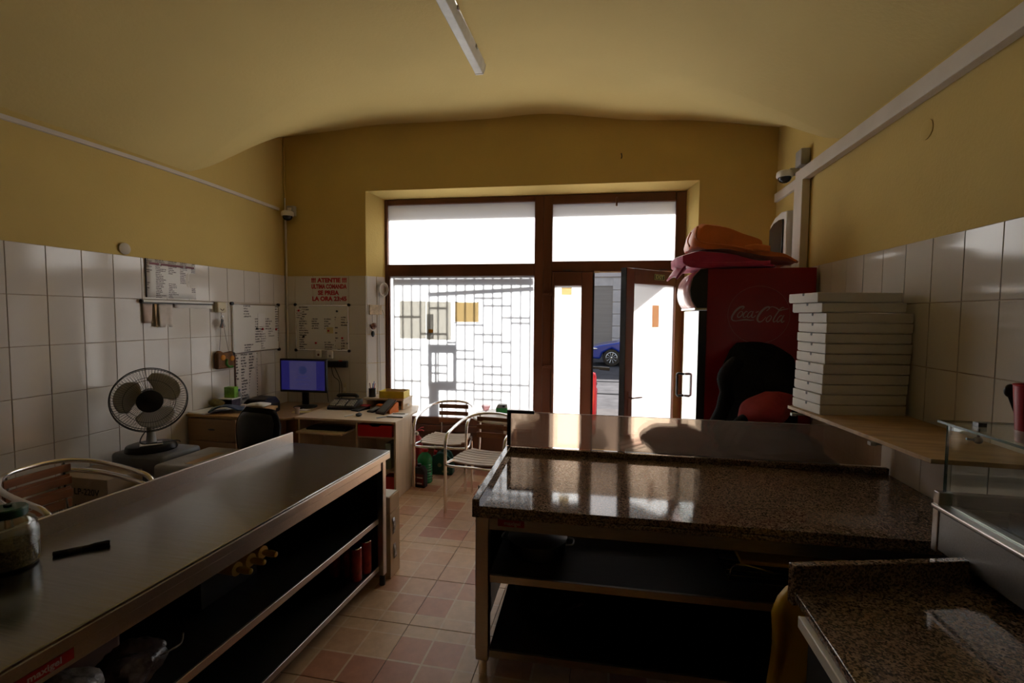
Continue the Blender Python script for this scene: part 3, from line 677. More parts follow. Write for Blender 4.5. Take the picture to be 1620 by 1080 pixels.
q = MB(); q.prism([(-.60, 2.17), (-.585, 2.17), (-.605, 2.9), (-.617, 2.9)], .11, zg - .053); obj('side_panel', q, ssh, RC)
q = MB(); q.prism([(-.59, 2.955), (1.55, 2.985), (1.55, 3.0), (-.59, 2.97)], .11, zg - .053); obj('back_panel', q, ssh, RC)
sticker(RC, Matrix.Translation((-.415, 2.1195, zg - .088)) @ Matrix.Rotation(R(1.2), 4, 'Z'), .125)

# translucent ribbed sheet standing along the back rim
def ribbed():
    m, t, b, out = nodes('ribbed_translucent_sheet'); L = t.links.new
    tc = N(t, 'ShaderNodeTexCoord'); mp = N(t, 'ShaderNodeMapping'); mp.inputs['Scale'].default_value = (.5, 1, 110); L(tc.outputs['Object'], mp.inputs[0])
    wv = N(t, 'ShaderNodeTexNoise', inp={'Scale': 1.2, 'Detail': 2}); L(mp.outputs[0], wv.inputs['Vector'])
    bp = N(t, 'ShaderNodeBump', inp={'Strength': .22, 'Distance': .004}); L(wv.outputs[0], bp.inputs['Height'])
    rf = N(t, 'ShaderNodeBsdfRefraction', inp={'Roughness': .015, 'IOR': 1.25}); rf.inputs[0].default_value = (.70, .60, .51, 1); L(bp.outputs[0], rf.inputs['Normal'])
    tr = N(t, 'ShaderNodeBsdfTransparent'); tr.inputs[0].default_value = (.68, .585, .50, 1)
    tl = N(t, 'ShaderNodeBsdfTranslucent'); tl.inputs[0].default_value = (.72, .60, .50, 1)
    gl = N(t, 'ShaderNodeBsdfGlossy', inp={'Roughness': .25}); gl.inputs[0].default_value = (.8, .78, .75, 1)
    m1 = N(t, 'ShaderNodeMixShader', inp={0: .35}); L(rf.outputs[0], m1.inputs[1]); L(tr.outputs[0], m1.inputs[2])
    m2 = N(t, 'ShaderNodeMixShader', inp={0: .06}); L(m1.outputs[0], m2.inputs[1]); L(tl.outputs[0], m2.inputs[2])
    m3 = N(t, 'ShaderNodeMixShader', inp={0: .025}); L(m2.outputs[0], m3.inputs[1]); L(gl.outputs[0], m3.inputs[2])
    L(m3.outputs[0], out.inputs[0]); return m
SH = thing('splash_screen', 'low translucent ribbed plastic screen along the back of the granite counter', 'screen', (-.605, 2.998, zg + .034), math.atan(.0163))
obj('sheet', box(0, 2.17, 0, .004, .001, .222), ribbed(), SH, smooth=0)
obj('top_edge', box(.0, 2.17, -.0005, .0045, .222, .2245), mat('pale_sheet_edge', (.6, .5, .42), .4), SH)
obj('edge_trim', box(-.012, .012, -.006, .01, 0, .232), blackp, SH)
obj('corner_trim', box(.012, .165, -.006, .01, .212, .232), blackp, SH)

# pots and pans under the granite
def pot(name, label, loc, rr, hh, lid=True):
    o = thing(name, label, 'pot' if lid else 'bowl', loc)
    q = MB()
    if lid: q.lathe([(.0, 0), (rr * .96, 0), (rr, .01), (rr, hh), (rr + .006, hh + .003), (rr - .004, hh), (rr - .006, .012), (0, .01)], 36)
    else: q.lathe([(.0, 0), (rr * .5, 0), (rr * .8, hh * .4), (rr, hh), (rr + .012, hh + .003), (rr - .006, hh - .002), (rr * .78, hh * .43), (0, .008)], 36)
    obj('vessel', q, pan, o)
    if lid:
        l = MB(); l.lathe([(0, hh + .035), (rr * .3, hh + .032), (rr * .75, hh + .018), (rr + .004, hh + .004), (rr - .01, hh + .002), (0, hh + .028)], 36); l_ = obj('lid', l, pan, o)
        k = MB(); k.lathe([(.008, hh + .034), (.008, hh + .055), (.018, hh + .06), (.018, hh + .075), (0, hh + .078)], 18); obj('knob', k, chrome, l_)
        for s_ in (-1, 1):
            k = MB(); k.tube(catmull([(s_ * rr, -.04, hh * .8), (s_ * (rr + .035), -.03, hh * .8), (s_ * (rr + .035), .03, hh * .8), (s_ * rr, .04, hh * .8)], 4), .005, 8); obj('handle', k, pan, o)
    return o
pot('cooking_pot', 'wide steel pot with knobbed lid on the middle shelf under granite', (-.33, 2.42, .52), .15, .07)
pot('mixing_bowl', 'large dull steel bowl on the bottom shelf of the granite counter', (-.25, 2.5, .15), .2, .13, False)
o = pot('mixing_bowl', 'steel bowl at the far right of the bottom granite counter shelf', (.9, 2.55, .15), .18, .12, False)
PR = thing('pan_rack', 'wire rack with loop handles on the middle shelf under granite', 'rack', (.78, 2.42, .52))
q = MB()
for k in range(7): q.tube([(-.2, -.15 + k * .05, .02), (.2, -.15 + k * .05, .02)], .003, 6)
for x in (-.2, .2): q.tube([(x, -.16, .02), (x, .16, .02)], .004, 6); q.tube([(x, -.15, 0), (x, -.15, .02)], .004, 6); q.tube([(x, .15, 0), (x, .15, .02)], .004, 6)
obj('wire_base', q, chrome, PR)
for y in (-.15, .15):
    q = MB(); q.tube(catmull([(-.2, y, .02), (-.17, y, .1), (0, y, .075), (.17, y, .05), (.2, y, .02)], 5), .005, 8); obj('loop_handle', q, chrome, PR)
tag(obj('yellow_tray', box(.62, 1.1, 2.25, 2.6, 0, .02), yellowp, bevel=.006), 'shallow yellow plastic tray lying on the wire rack', 'tray').location.z = .632

# ================================================================== NEAR RIGHT: low granite prep counter with topping case
PC = thing('prep_counter', 'granite topped refrigerated prep counter in the near right corner', 'counter', (0, 0, 0))
zl = .868
q = MB(); q.prism([(.598, .3), (1.59, .3), (1.59, 1.90), (.615, 1.64)], zl - .03, zl); obj('granite_top', q, gran, PC, bevel=.003)
q = MB(); q.prism([(.611, 1.632), (1.59, 1.893), (1.585, 1.918), (.604, 1.66)], zl - .05, zl + .082); obj('upstand', q, gran, PC, bevel=.003)
q = MB(); q.prism([(.66, .32), (1.585, .32), (1.585, 1.88), (.67, 1.64)], .12, zl - .031); obj('cabinet_body', q, blackp, PC, bevel=.004)
for y0, y1 in ((.36, .95), (.98, 1.56)):
    d = obj('door', box(.63, .66, y0, y1, .16, zl - .045), darkg, PC, bevel=.004)
    obj('handle_strip', box(.598, .632, y0 + .01, y1 - .005, zl - .07, zl - .034), white, d, bevel=.003)  # white colour stands in for the window's reflection on the metal handle
for (x, y) in ((.75, .4), (.75, 1.5), (1.5, .4), (1.5, 1.7)):
    c = MB(); c.cyl((x, y, 0), (x, y, .12), .02); obj('foot', c, chrome, PC)
YB = tag(obj('yellow_sack', MB().grid(lambda a, b: (.60 + .32 * a + .015 * math.sin(b * 7), 1.745 + .085 * a + .03 * math.sin(a * 9 + b * 3) + .02 * math.sin(b * 3.1), .02 + .80 * (1 - b) - .10 * (1 - b) * (abs(a - .5) * 2) ** 3), 12, 16), yellowp, smooth=80, solid=.03), 'yellow plastic sack standing folded beside the prep counter', 'sack')

TC = thing('topping_case', 'steel refrigerated topping case with glass guard on the prep counter', 'food display', (1.19, 1.968, 0))
y0 = -1.35
obj('front_panel', box(0.004, .03, y0, -.03, .915, 1.06), ssd, TC, bevel=.003)
obj('corner_post', box(0, .045, -.03, 0, .905, 1.125), ssl, TC, bevel=.003)
obj('front_rail', box(-.008, .055, y0, .0, 1.061, 1.079), ssl, TC, bevel=.006)
obj('rear_rail', box(.345, .395, y0, 0, .91, 1.125), ssd, TC, bevel=.003)
obj('end_wall', box(.046, .345, -.03, 0, .91, 1.122), ssd, TC, bevel=.003)
obj('well_floor', box(.03, .345, y0, -.03, .90, .915), ssd, TC)
olive = mat('olive_filling', (.08, .07, .03), .4, var=.5, vs=40); k = 0
for yk in (-.055, -.34, -.625, -.91):
    for (a0, a1) in ((.072, .198), (.216, .338)):
        q = MB(); b0, b1, z = yk - .262, yk, 1.077
        for (a, b, c, d) in ((a0 - .009, a1 + .009, b0 - .009, b0), (a0 - .009, a1 + .009, b1, b1 + .009), (a0 - .009, a0, b0, b1), (a1, a1 + .009, b0, b1)): q.box(a, b, c, d, z - .005, z)
        for (a, b, c, d) in ((a0, a1, b0, b0 + .002), (a0, a1, b1 - .002, b1), (a0, a0 + .002, b0, b1), (a1 - .002, a1, b0, b1)): q.box(a, b, c, d, z - .1, z - .004)
        q.box(a0, a1, b0, b1, z - .102, z - .1)
        p_ = obj('food_pan', q, ssl, TC)
        q = MB(); q.grid(lambda a, b: (a0 + .003 + (a1 - a0 - .006) * a, b0 + .003 + (b1 - b0 - .006) * b, z - .05 + .008 * math.sin(a * 11 + k) * math.sin(b * 9)), 10, 10); obj('filling', q, tomato if k % 3 == 1 else olive, p_); k += 1
obj('rail_lip', box(.03, .058, y0, -.045, 1.08, 1.084), ssl, TC)
q = MB(); q.box(.02, .026, y0, -.02, 1.08, 1.375); obj('front_glass', q, glass, TC, smooth=0)
q = MB(); q.box(.0, .385, y0, 0, 1.3755, 1.3825); obj('top_glass', q, glass, TC, smooth=0)
q = MB(); q.box(-.0012, .0, y0, 0, 1.375, 1.383); q.box(.0, .385, 0, .0012, 1.375, 1.383); q.box(.018, .028, -.0195, -.018, 1.12, 1.375); obj('glass_edge', q, edgeglass, TC)
q = MB(); q.box(.06, .085, -.10, -.075, 1.383, 1.397); q.cyl((.07, -.088, 1.375), (.07, -.088, 1.345), .004); q.ball((.07, -.088, 1.335), .013); q.cyl((.07, -.088, 1.335), (.035, -.088, 1.338), .004); obj('glass_clamp', q, mat('gunmetal', (.12, .12, .12), .3, 1), TC)
q = MB(); q.ball((.33, -.12, 1.16), .035, .035, .033); q.cyl((.30, -.12, 1.16), (.29, -.12, 1.16), .034, .03); obj('round_knob', q, darkg, TC)
CUP = thing('paper_cup', 'tall red paper cup standing on the glass of the topping case', 'cup', (1.246, 1.665, 1.383))
q = MB(); q.lathe([(.0, 0), (.03, 0), (.042, .168), (.044, .17), (.042, .173), (.039, .17), (.028, .004), (0, .004)], 32); obj('cup_body', q, mat('red_cup_print', (.42, .015, .03), .4, var=.4, vs=9, scale=(1, 1, .5)), CUP)
q = MB(); q.lathe([(.0295, .001), (.0312, .001), (.0338, .034), (.0325, .035)], 32); obj('pale_band', q, mat('pink_white_print', (.6, .45, .48), .4, var=.3, vs=30), CUP)
tg = thing('serving_tongs', 'dark handled tongs lying behind the red paper cup', 'tongs', (1.288, 1.738, 1.383))
q = MB(); q.tube([(0, 0, .008), (-.03, .03, .14)], .007, 8); obj('arm', q, blackp, tg); q = MB(); q.tube([(.014, 0, .008), (-.016, .03, .14)], .007, 8); obj('arm', q, blackp, tg); q = MB(); q.ball((-.024, .03, .14), .018, .012, .022); obj('grip', q, blackp, tg)

# wall shelf with the pizza boxes
WS = thing('wall_shelf', 'bare plywood shelf board fixed to the right wall under the pizza boxes', 'shelf', (0, 0, 0))
zs = 1.23
q = MB(); q.prism([(1.195, 2.0), (1.594, 1.985), (1.594, 3.05), (1.07, 3.05)], zs - .018, zs); obj('board', q, ply, WS, bevel=.001)
for y in (2.3, 2.9):
    fe = 1.195 - (y - 2) * .169; q = MB(); q.box(fe + .002, 1.59, y, y + .014, zs - .03, zs - .019); q.box(fe - .004, fe + .02, y - .006, y + .02, zs - .034, zs - .0185); obj('bracket', q, metalg, WS)
PB0 = None; hb = .0548
offs = [0, .0, .004, .008, .008, .012, .012, .012, .012, .012, -.012, -.036]
pz_ang = math.atan2(.084, .49)
ordn = ['bottom', 'second from the bottom', 'third from the bottom', 'fourth from the bottom', 'fifth from the bottom', 'sixth from the bottom', 'sixth from the top', 'fifth from the top', 'fourth from the top', 'third from the top', 'second from the top', 'topmost']
rn = random.Random(4)
for k in range(12):
    lab = 'white pizza box in the stack on the wall shelf, ' + ordn[k]
    if PB0 is None:
        PB0 = thing('pizza_box', lab, 'pizza box', (0, 0, 0), 0, 'stacked white pizza boxes'); bx = PB0
        obj('tray', box(0.002, .448, .002, .258, 0, hb * .94), cardw, PB0, bevel=.0015)
        obj('lid', box(0, .45, 0.0, .262, hb * .08, hb - .0035), cardw, PB0, bevel=.002)
        q = MB(); q.cyl((-.0012, .125, hb * .80), (.001, .125, hb * .80), .008, n=12); q.box(-.001, .001, .117, .133, hb * .80, hb - .004); obj('tab_slot', q, darkg, PB0)
    else:
        bx = copy_tree(PB0); bx['label'] = lab
    bx.location = (1.137 + offs[k] + rn.uniform(-.003, .003), 2.788 + rn.uniform(-.004, .004), zs + k * hb)
    bx.rotation_euler = (0, 0, pz_ang - .005 + (0 if k < 10 else .03) + rn.uniform(-.006, .006))

# ================================================================== FRIDGE and what hangs on it
FG = thing('drinks_fridge', 'tall red drinks fridge with glass door beside the open shop door', 'fridge', (0, 0, 0))
fx0, fx1, fy0, fy1, fz = .79, 1.572, 4.0, 4.70, 2.132
obj('cabinet', box(fx0, fx1, fy0, fy1, .09, fz), redd, FG, bevel=.006)
obj('base', box(fx0 + .02, fx1 - .02, fy0 + .02, fy1 - .02, 0, .09), blackp, FG)
d = MB()
for (a, b, c, e) in ((fy0, fy0 + .045, .12, 1.80), (fy1 - .045, fy1, .12, 1.80), (fy0 + .045, fy1 - .045, .12, .19), (fy0 + .045, fy1 - .045, 1.74, 1.80)): d.box(.733, .786, a, b, c, e)
DRF = obj('glass_door', d, metalg, FG, bevel=.004)
obj('door_side', box(.729, .7895, fy0 - .003, fy0 - .0005, .12, 1.80), blackp, DRF)
obj('pane', box(.728, .7325, fy0 + .003, fy1 - .003, .125, 1.795), glass, DRF, smooth=0)
q = MB(); q.tube(catmull([(.728, 4.62, 1.215), (.68, 4.62, 1.22), (.668, 4.62, 1.21)], 2) + [(.668, 4.62, 1.02), (.68, 4.62, 1.01), (.728, 4.62, 1.015)], .012, 10); obj('handle', q, blackp, DRF)
obj('interior', box(.7905, .7925, fy0 + .05, fy1 - .05, .2, 1.73), mat('white_fridge_liner', (.72, .75, .76), .5), FG)
hp = [(.79, 1.82), (.715, 1.82), (.675, 1.88), (.66, 1.96), (.68, 2.06), (.735, 2.125), (.79, 2.13)]
for a in (fy0, fy1 - .012): obj('header_cheek', MB().prism(hp, a, a + .012, 'y'), blackp, FG)
q = MB(); hs = catmull([Vector((a, 0, b)) for a, b in hp], 4); n_ = len(hs)
q.add([(v.x, y, v.z) for y in (fy0 + .012, fy1 - .012) for v in hs], [(i, i + 1, n_ + i + 1, n_ + i) for i in range(n_ - 1)]); obj('light_header', q, mat('header_print', (.55, .30, .28), .25, var=.6, vs=5), FG, solid=.004)
q = MB(); q.box(.70, .79, fy0 + .01, fy1 - .01, 1.805, 1.82); obj('header_lip', q, chrome, FG)
lg = mat('faded_pale_print', (.34, .25, .24), .4, var=.05)
q = MB(); cx_, cz_ = 1.171, 1.768
ring = [(cx_ + .2235 * math.cos(a * math.pi / 40), fy0 - .0006, cz_ + .2235 * math.sin(a * math.pi / 40)) for a in range(80)]
q.tube(ring, .0013, 6, True); obj('printed_ring', q, mat('thin_ring_print', (.33, .13, .13), .4), FG)
def stroke(mb, pts, w0, w1=None, k=6):
    w1 = w0 if w1 is None else w1
    P = catmull([Vector((a, b, 0)) for a, b in pts], k); n = len(P); vs_, fs_ = [], []
    S = .00456 / 9
    for i, p_ in enumerate(P):
        tt = (P[min(i + 1, n - 1)] - P[max(i - 1, 0)]).normalized(); nn = Vector((-tt.y, tt.x, 0))
        ww = (w0 + (w1 - w0) * math.sin(math.pi * i / (n - 1))) / 2
        for s_ in (-1, 1):
            c = p_ + nn * ww * s_
            vs_.append((cx_ + (c.x - 545) * S, fy0 - .0008 - .0001 * random.random(), cz_ - (c.y - 522) * S))
    fs_ = [(2 * i, 2 * i + 1, 2 * i + 3, 2 * i + 2) for i in range(n - 1)]
    mb.add(vs_, fs_)
lo = MB()
stroke(lo, [(300, 440), (325, 418), (330, 400), (310, 395), (265, 413), (215, 460), (175, 525), (160, 580), (180, 612), (235, 618)], 9, 30)
stroke(lo, [(225, 618), (300, 604), (370, 597), (430, 606), (485, 600)], 8, 20)
stroke(lo, [(285, 470), (250, 510), (243, 550), (265, 563), (300, 535), (318, 492), (300, 470), (280, 472)], 9, 16)
stroke(lo, [(385, 480), (365, 470), (335, 505), (325, 545), (340, 563), (385, 535)], 9, 17)
stroke(lo, [(460, 480), (435, 470), (400, 500), (385, 545), (400, 563), (435, 535), (468, 470)], 9, 15)
stroke(lo, [(470, 465), (452, 515), (448, 555), (470, 562), (505, 530)], 10, 17)
stroke(lo, [(503, 485), (545, 470)], 12, 12)
stroke(lo, [(655, 460), (692, 425), (690, 402), (650, 408), (590, 460), (540, 540), (530, 595), (555, 628), (600, 615), (650, 555)], 9, 30)
stroke(lo, [(680, 412), (735, 398), (790, 415), (840, 450), (885, 440), (930, 432), (962, 425)], 7, 18)
stroke(lo, [(700, 535), (668, 568), (655, 608), (675, 628), (708, 600), (728, 555), (712, 533), (695, 537)], 9, 16)
stroke(lo, [(905, 415), (880, 405), (845, 435), (795, 515), (757, 595), (765, 630), (800, 605)], 8, 19)
stroke(lo, [(880, 540), (860, 530), (825, 565), (808, 610), (822, 630), (860, 595), (905, 520)], 9, 15)
stroke(lo, [(905, 520), (880, 580), (868, 620), (885, 632), (912, 608)], 10, 17)
obj('script_logo', lo, lg, FG, smooth=0)

# folded delivery bags on the fridge
def slab(prof_top, prof_bot, y0, y1, seed, amp=.008, n=26, nv=10):
    """soft folded bag: closed section between two x-z curves, swept in y with creases"""
    tp = catmull([Vector((a, 0, b)) for a, b in prof_top], n // (len(prof_top) - 1)); bt = catmull([Vector((a, 0, b)) for a, b in prof_bot], n // (len(prof_bot) - 1))
    ringp = tp + bt[::-1]; m_ = len(ringp); rnd = random.Random(seed); ph = [(rnd.uniform(6, 25), rnd.uniform(0, 6), rnd.uniform(5, 18)) for _ in range(5)]
    q = MB(); vs_ = []
    c = sum(ringp, Vector()) / m_
    for j in range(nv + 1):
        t = j / nv; sh = 1 - .10 * (abs(t - .5) * 2) ** 6
        for p_ in ringp:
            d = amp * sum(math.sin(p_.x * a + b + t * g2) for a, b, g2 in ph) / 2
            vs_.append((c.x + (p_.x - c.x) * sh + d * .5, y0 + (y1 - y0) * t + .012 * math.sin(p_.x * 17 + seed), max(fz + .002, c.z + (p_.z - c.z) * sh + d)))
    fs_ = [(j * m_ + i, j * m_ + (i + 1) % m_, (j + 1) * m_ + (i + 1) % m_, (j + 1) * m_ + i) for j in range(nv) for i in range(m_)]
    fs_ += [tuple(range(m_)), tuple(nv * m_ + i for i in range(m_ - 1, -1, -1))]
    return q.add(vs_, fs_)
PK = thing('delivery_bag', 'flattened pink nylon delivery bag lying on top of the red fridge', 'bag', (0, 0, 0), 0, None)
obj('bag_body', slab([(.56, 2.235), (.64, 2.265), (.74, 2.285), (.95, 2.245), (1.15, 2.195), (1.31, 2.15)], [(.565, 2.175), (.62, 2.145), (.74, 2.138), (.95, 2.136), (1.15, 2.136), (1.30, 2.136)], 3.995, 4.55, 1), pink, PK, smooth=60)
q = MB(); q.grid(lambda a, b: (.66 - .11 * a + .02 * math.sin(b * 8) - .03 * b, 4.0 + .42 * b, 2.165 - .10 * a ** 1.5 + .012 * math.sin(b * 11 + a * 4)), 8, 14); obj('hanging_flap', q, pink, PK, smooth=80, solid=.012)
q = MB(); q.grid(lambda a, b: (.62 + .62 * a, 3.985 + .012 * math.sin(a * 9), 2.19 - .012 * math.sin(a * 3) - .035 * b), 20, 3); obj('side_fold', q, pink, PK, smooth=80, solid=.008)
OR = thing('delivery_bag', 'folded orange nylon delivery bag on top of the pink bag', 'bag', (0, 0, 0))
obj('bag_body', slab([(.66, 2.34), (.69, 2.45), (.735, 2.50), (.80, 2.49), (1.0, 2.425), (1.17, 2.36), (1.20, 2.30), (1.26, 2.245), (1.40, 2.215), (1.48, 2.19)], [(.67, 2.305), (.72, 2.297), (.78, 2.29), (.9, 2.277), (1.0, 2.26), (1.12, 2.238), (1.2, 2.217), (1.28, 2.20), (1.40, 2.19), (1.47, 2.178)], 4.0, 4.5, 2, .006, 45), orange, OR, smooth=60)
q = MB(); q.tube(catmull([(.70, 3.985, 2.46), (.69, 3.975, 2.37), (.76, 3.97, 2.325), (.95, 3.975, 2.30), (1.13, 3.98, 2.262)], 6), .009, 8); obj('piping', q, orange, OR)
q = MB(); q.grid(lambda a, b: (1.05 + .18 * a, 3.982 - .01 * math.sin(a * 3), 2.315 - .03 * abs(a - .4) - .05 * b), 8, 3); obj('corner_fold', q, orange, OR, smooth=80, solid=.006)
q = MB(); q.tube(catmull([(.655, 4.05, 2.31), (.64, 4.06, 2.36), (.665, 4.07, 2.43)], 5), .006, 6); obj('strap', q, orange, OR)

# jackets hanging by the fridge, bag behind the screen
def drape(w0, w1, z0, z1, yc, dep, seed, xc=0, lean=0):
    rnd = random.Random(seed); ph = [(rnd.uniform(2, 9), rnd.uniform(0, 6), rnd.uniform(2, 7)) for _ in range(5)]
    q = MB(); n = 40; mv = 22; vs_ = []
    for j in range(mv + 1):
        t = j / mv; z = z0 + (z1 - z0) * t; s_ = (1 - max(0, (t - .72) / .28) ** 2 * .75) * (1 - max(0, (.08 - t) / .08) * .3)
        ww = (w0 + (w1 - w0) * t) / 2 * s_
        for i in range(n):
            a = 2 * math.pi * i / n
            d = 1 + .13 * sum(math.sin(a * round(f1 / 2) + p1 + t * f2) for f1, p1, f2 in ph) / 2
            vs_.append((xc + lean * t + ww * math.cos(a) * d, yc + min(dep * math.sin(a) * d * s_, dep * .95), z))
    fs_ = [(j * n + i, j * n + (i + 1) % n, (j + 1) * n + (i + 1) % n, (j + 1) * n + i) for j in range(mv) for i in range(n)]
    fs_ += [tuple(range(n - 1, -1, -1)), tuple(mv * n + i for i in range(n))]
    return q.add(vs_, fs_)
def cloth(fn, nu, nv, seed, amp):
    rnd = random.Random(seed); ph = [(rnd.uniform(3, 10), rnd.uniform(0, 6), rnd.uniform(3, 12), rnd.uniform(0, 6)) for _ in range(6)]
    def g(a, b):
        p_ = Vector(fn(a, b)); d = sum(abs(math.sin(a * p1 + p2 + b * 3)) * math.sin(b * p3 + p4) for p1, p2, p3, p4 in ph) / 3
        return (p_.x + amp * .4 * d, p_.y - amp * d, p_.z)
    return MB().grid(g, nu, nv)
BJ = thing('black_jacket', 'black jacket hanging against the red side of the fridge', 'jacket', (1.14, 3.88, 0))
def bj(a, b):
    z = 1.545 - .80 * b; L0 = interp(b, [0, .08, .3, .5, .75, 1], [-.13, -.19, -.245, -.21, -.29, -.33]); R0 = interp(b, [0, .1, .5, 1], [.17, .27, .30, .30])
    return (L0 + (R0 - L0) * a, .07 - .15 * math.sin(math.pi * a) * min(1, .35 + b), z + .03 * math.sin(math.pi * a) * (1 - b) - .035 * a * (1 - b))
obj('jacket_body', cloth(bj, 30, 30, 5, .028), blackf, BJ, smooth=50, solid=.02)
obj('sleeve', MB().tube(catmull([(-.15, -.05, 1.42), (-.24, -.08, 1.30), (-.235, -.10, 1.16), (-.27, -.09, 1.02), (-.33, -.08, .90)], 5), [.05, .055, .06, .062, .062, .062, .06, .056, .052, .05, .055, .058, .056, .052, .05, .05, .05, .048, .048, .045, .04], 14), blackf, BJ, smooth=60)
obj('collar', cloth(lambda a, b: (-.09 + .2 * a, .0 - .05 * math.sin(math.pi * a), 1.555 - .07 * b - .04 * a), 14, 6, 8, .02), blackf, BJ, smooth=60, solid=.018)
q = MB(); q.cyl((0.02, .05, 1.5), (.02, .112, 1.53), .006, n=8); obj('hook', q, chrome, BJ)
RJ = thing('red_jacket', 'red padded jacket bundled over the black jacket', 'jacket', (1.12, 3.60, .781))
def rj(a, b):
    L0 = interp(b, [0, .3, .6, 1], [.02, -.12, -.165, -.17]); R0 = interp(b, [0, .3, .6, 1], [.20, .19, .15, .10])
    return (L0 + (R0 - L0) * a, .04 - .13 * math.sin(math.pi * a) * (.35 + .65 * math.sin(b * 2.4)), .44 - .23 * b - .03 * abs(a - .4))
obj('padded_front', cloth(rj, 22, 18, 12, .018), redj, RJ, smooth=60, solid=.03)
obj('sleeve', MB().tube(catmull([(-.14, -.02, .25), (-.19, -.04, .22), (-.235, -.03, .13), (-.26, 0, .05)], 5), .034, 12), blackf, RJ, smooth=60)
def rl(a, b): return (-.30 + .70 * a, .03 - .15 * math.sin(math.pi * a) - .02 * b, .005 + .22 * (1 - b) * math.sin(math.pi * min(1, .15 + .85 * a)) ** .5)
obj('dark_lining', cloth(rl, 26, 10, 17, .02), blackf, RJ, smooth=60, solid=.02)
SB = thing('storage_bench', 'dark low bench behind the granite counter under the jackets', 'bench', (0, 0, 0))
obj('seat', box(.16, 1.55, 3.30, 3.74, .74, .78), blackp, SB, bevel=.005)
for x in (.2, 1.48):
    for y in (3.33, 3.67): obj('leg', box(x, x + .035, y, y + .035, 0, .74), blackp, SB)
RB = thing('maroon_bag', 'dark maroon soft bag lying on the bench behind the ribbed screen', 'bag', (.50, 3.48, .781))
obj('bag_body', lump(.26, .15, .105, 52, .12), maroon, RB, smooth=60)
q = MB(); q.grid(lambda a, b: (-.16 - .22 * a, -.08 + .18 * b, .10 - .075 * a - .02 * math.cos((b - .5) * 3)), 8, 8); obj('flap', q, maroon, RB, smooth=80, solid=.01)

# ================================================================== ALUMINIUM BISTRO CHAIRS
def make_chair(label, group=None):
    c = thing('bistro_chair', label, 'chair', (0, 0, 0), 0, group)
    pts = [(-.265, -.255, 0), (-.268, -.25, .25), (-.27, -.245, .5), (-.272, -.235, .62), (-.273, -.19, .685), (-.272, -.08, .715), (-.262, .06, .742), (-.235, .17, .765), (-.17, .255, .785), (-.09, .295, .793), (0, .305, .795)]
    pts = pts + [(-a, b, d) for a, b, d in pts[-2::-1]]
    q = MB(); q.tube(catmull(pts, 4), .0145, 12); obj('arm_frame', q, alu, c)
    q = MB(); q.tube(catmull([(-.262, -.25, .43), (0, -.262, .43), (.262, -.25, .43), (.25, 0, .425), (.19, .235, .42), (0, .25, .42), (-.19, .235, .42), (-.25, 0, .425)], 6, True), .011, 10, True); obj('seat_frame', q, alu, c)
    for s_ in (-1, 1):
        q = MB(); q.tube(catmull([(s_ * .225, .275, 0), (s_ * .215, .245, .22), (s_ * .205, .225, .425)], 4), .011, 10); obj('rear_leg', q, alu, c)
        q = MB(); q.tube(catmull([(s_ * .135, .235, .42), (s_ * .137, .262, .58), (s_ * .14, .272, .78)], 4), .009, 8); obj('back_support', q, alu, c)
    for z, h in ((.565, .052), (.645, .045), (.722, .045)):
        q = MB(); n = 10; vs_ = []
        for i in range(n + 1):
            x = -.165 + .33 * i / n; y = .262 - .30 * x * x * 1.2 + (z - .6) * .06
            vs_ += [(x, y - .013, z), (x, y, z), (x, y, z + h), (x, y - .013, z + h)]
        fs_ = [(4 * i + a, 4 * i + (a + 1) % 4, 4 * i + 4 + (a + 1) % 4, 4 * i + 4 + a) for i in range(n) for a in range(4)] + [(3, 2, 1, 0), (4 * n, 4 * n + 1, 4 * n + 2, 4 * n + 3)]
        q.add(vs_, fs_); obj('back_slat', q, brownw, c, bevel=.003)
    for k in range(7):
        y = -.225 + k * .064; hw = .235 - max(0, y) * .22 - (.03 if k == 0 else 0)
        q = MB(); n = 8; vs_ = []
        for i in range(n + 1):
            x = -hw + 2 * hw * i / n; z = .447 + .03 * (x / .235) ** 2 * .6 - .006
            vs_ += [(x, y, z), (x, y + .052, z), (x, y + .052, z + .012), (x, y, z + .012)]
        fs_ = [(4 * i + a, 4 * i + (a + 1) % 4, 4 * i + 4 + (a + 1) % 4, 4 * i + 4 + a) for i in range(n) for a in range(4)] + [(3, 2, 1, 0), (4 * n, 4 * n + 1, 4 * n + 2, 4 * n + 3)]
        q.add(vs_, fs_); obj('seat_slat', q, seatw, c, bevel=.002)
    return c
ch = make_chair('aluminium slat chair by the desk under the shop window', 'aluminium chairs'); ch.location = (-1.61, 4.69, 0); ch.rotation_euler = (0, 0, R(2))
c2 = copy_tree(ch); c2['label'] = 'aluminium slat chair nearer the granite counter, in front of the round table'; c2.location = (-1.07, 4.14, 0); c2.rotation_euler = (0, 0, R(-6))
c3 = copy_tree(ch); c3['label'] = 'lower of two stacked aluminium slat chairs behind the steel worktable'; c3.location = (-2.945, 2.105, 0); c3.rotation_euler = (0, 0, R(90))
c4 = copy_tree(ch); c4['label'] = 'upper of two stacked aluminium slat chairs behind the steel worktable'; c4.location = (-2.935, 2.105, .062); c4.rotation_euler = (0, 0, R(90))

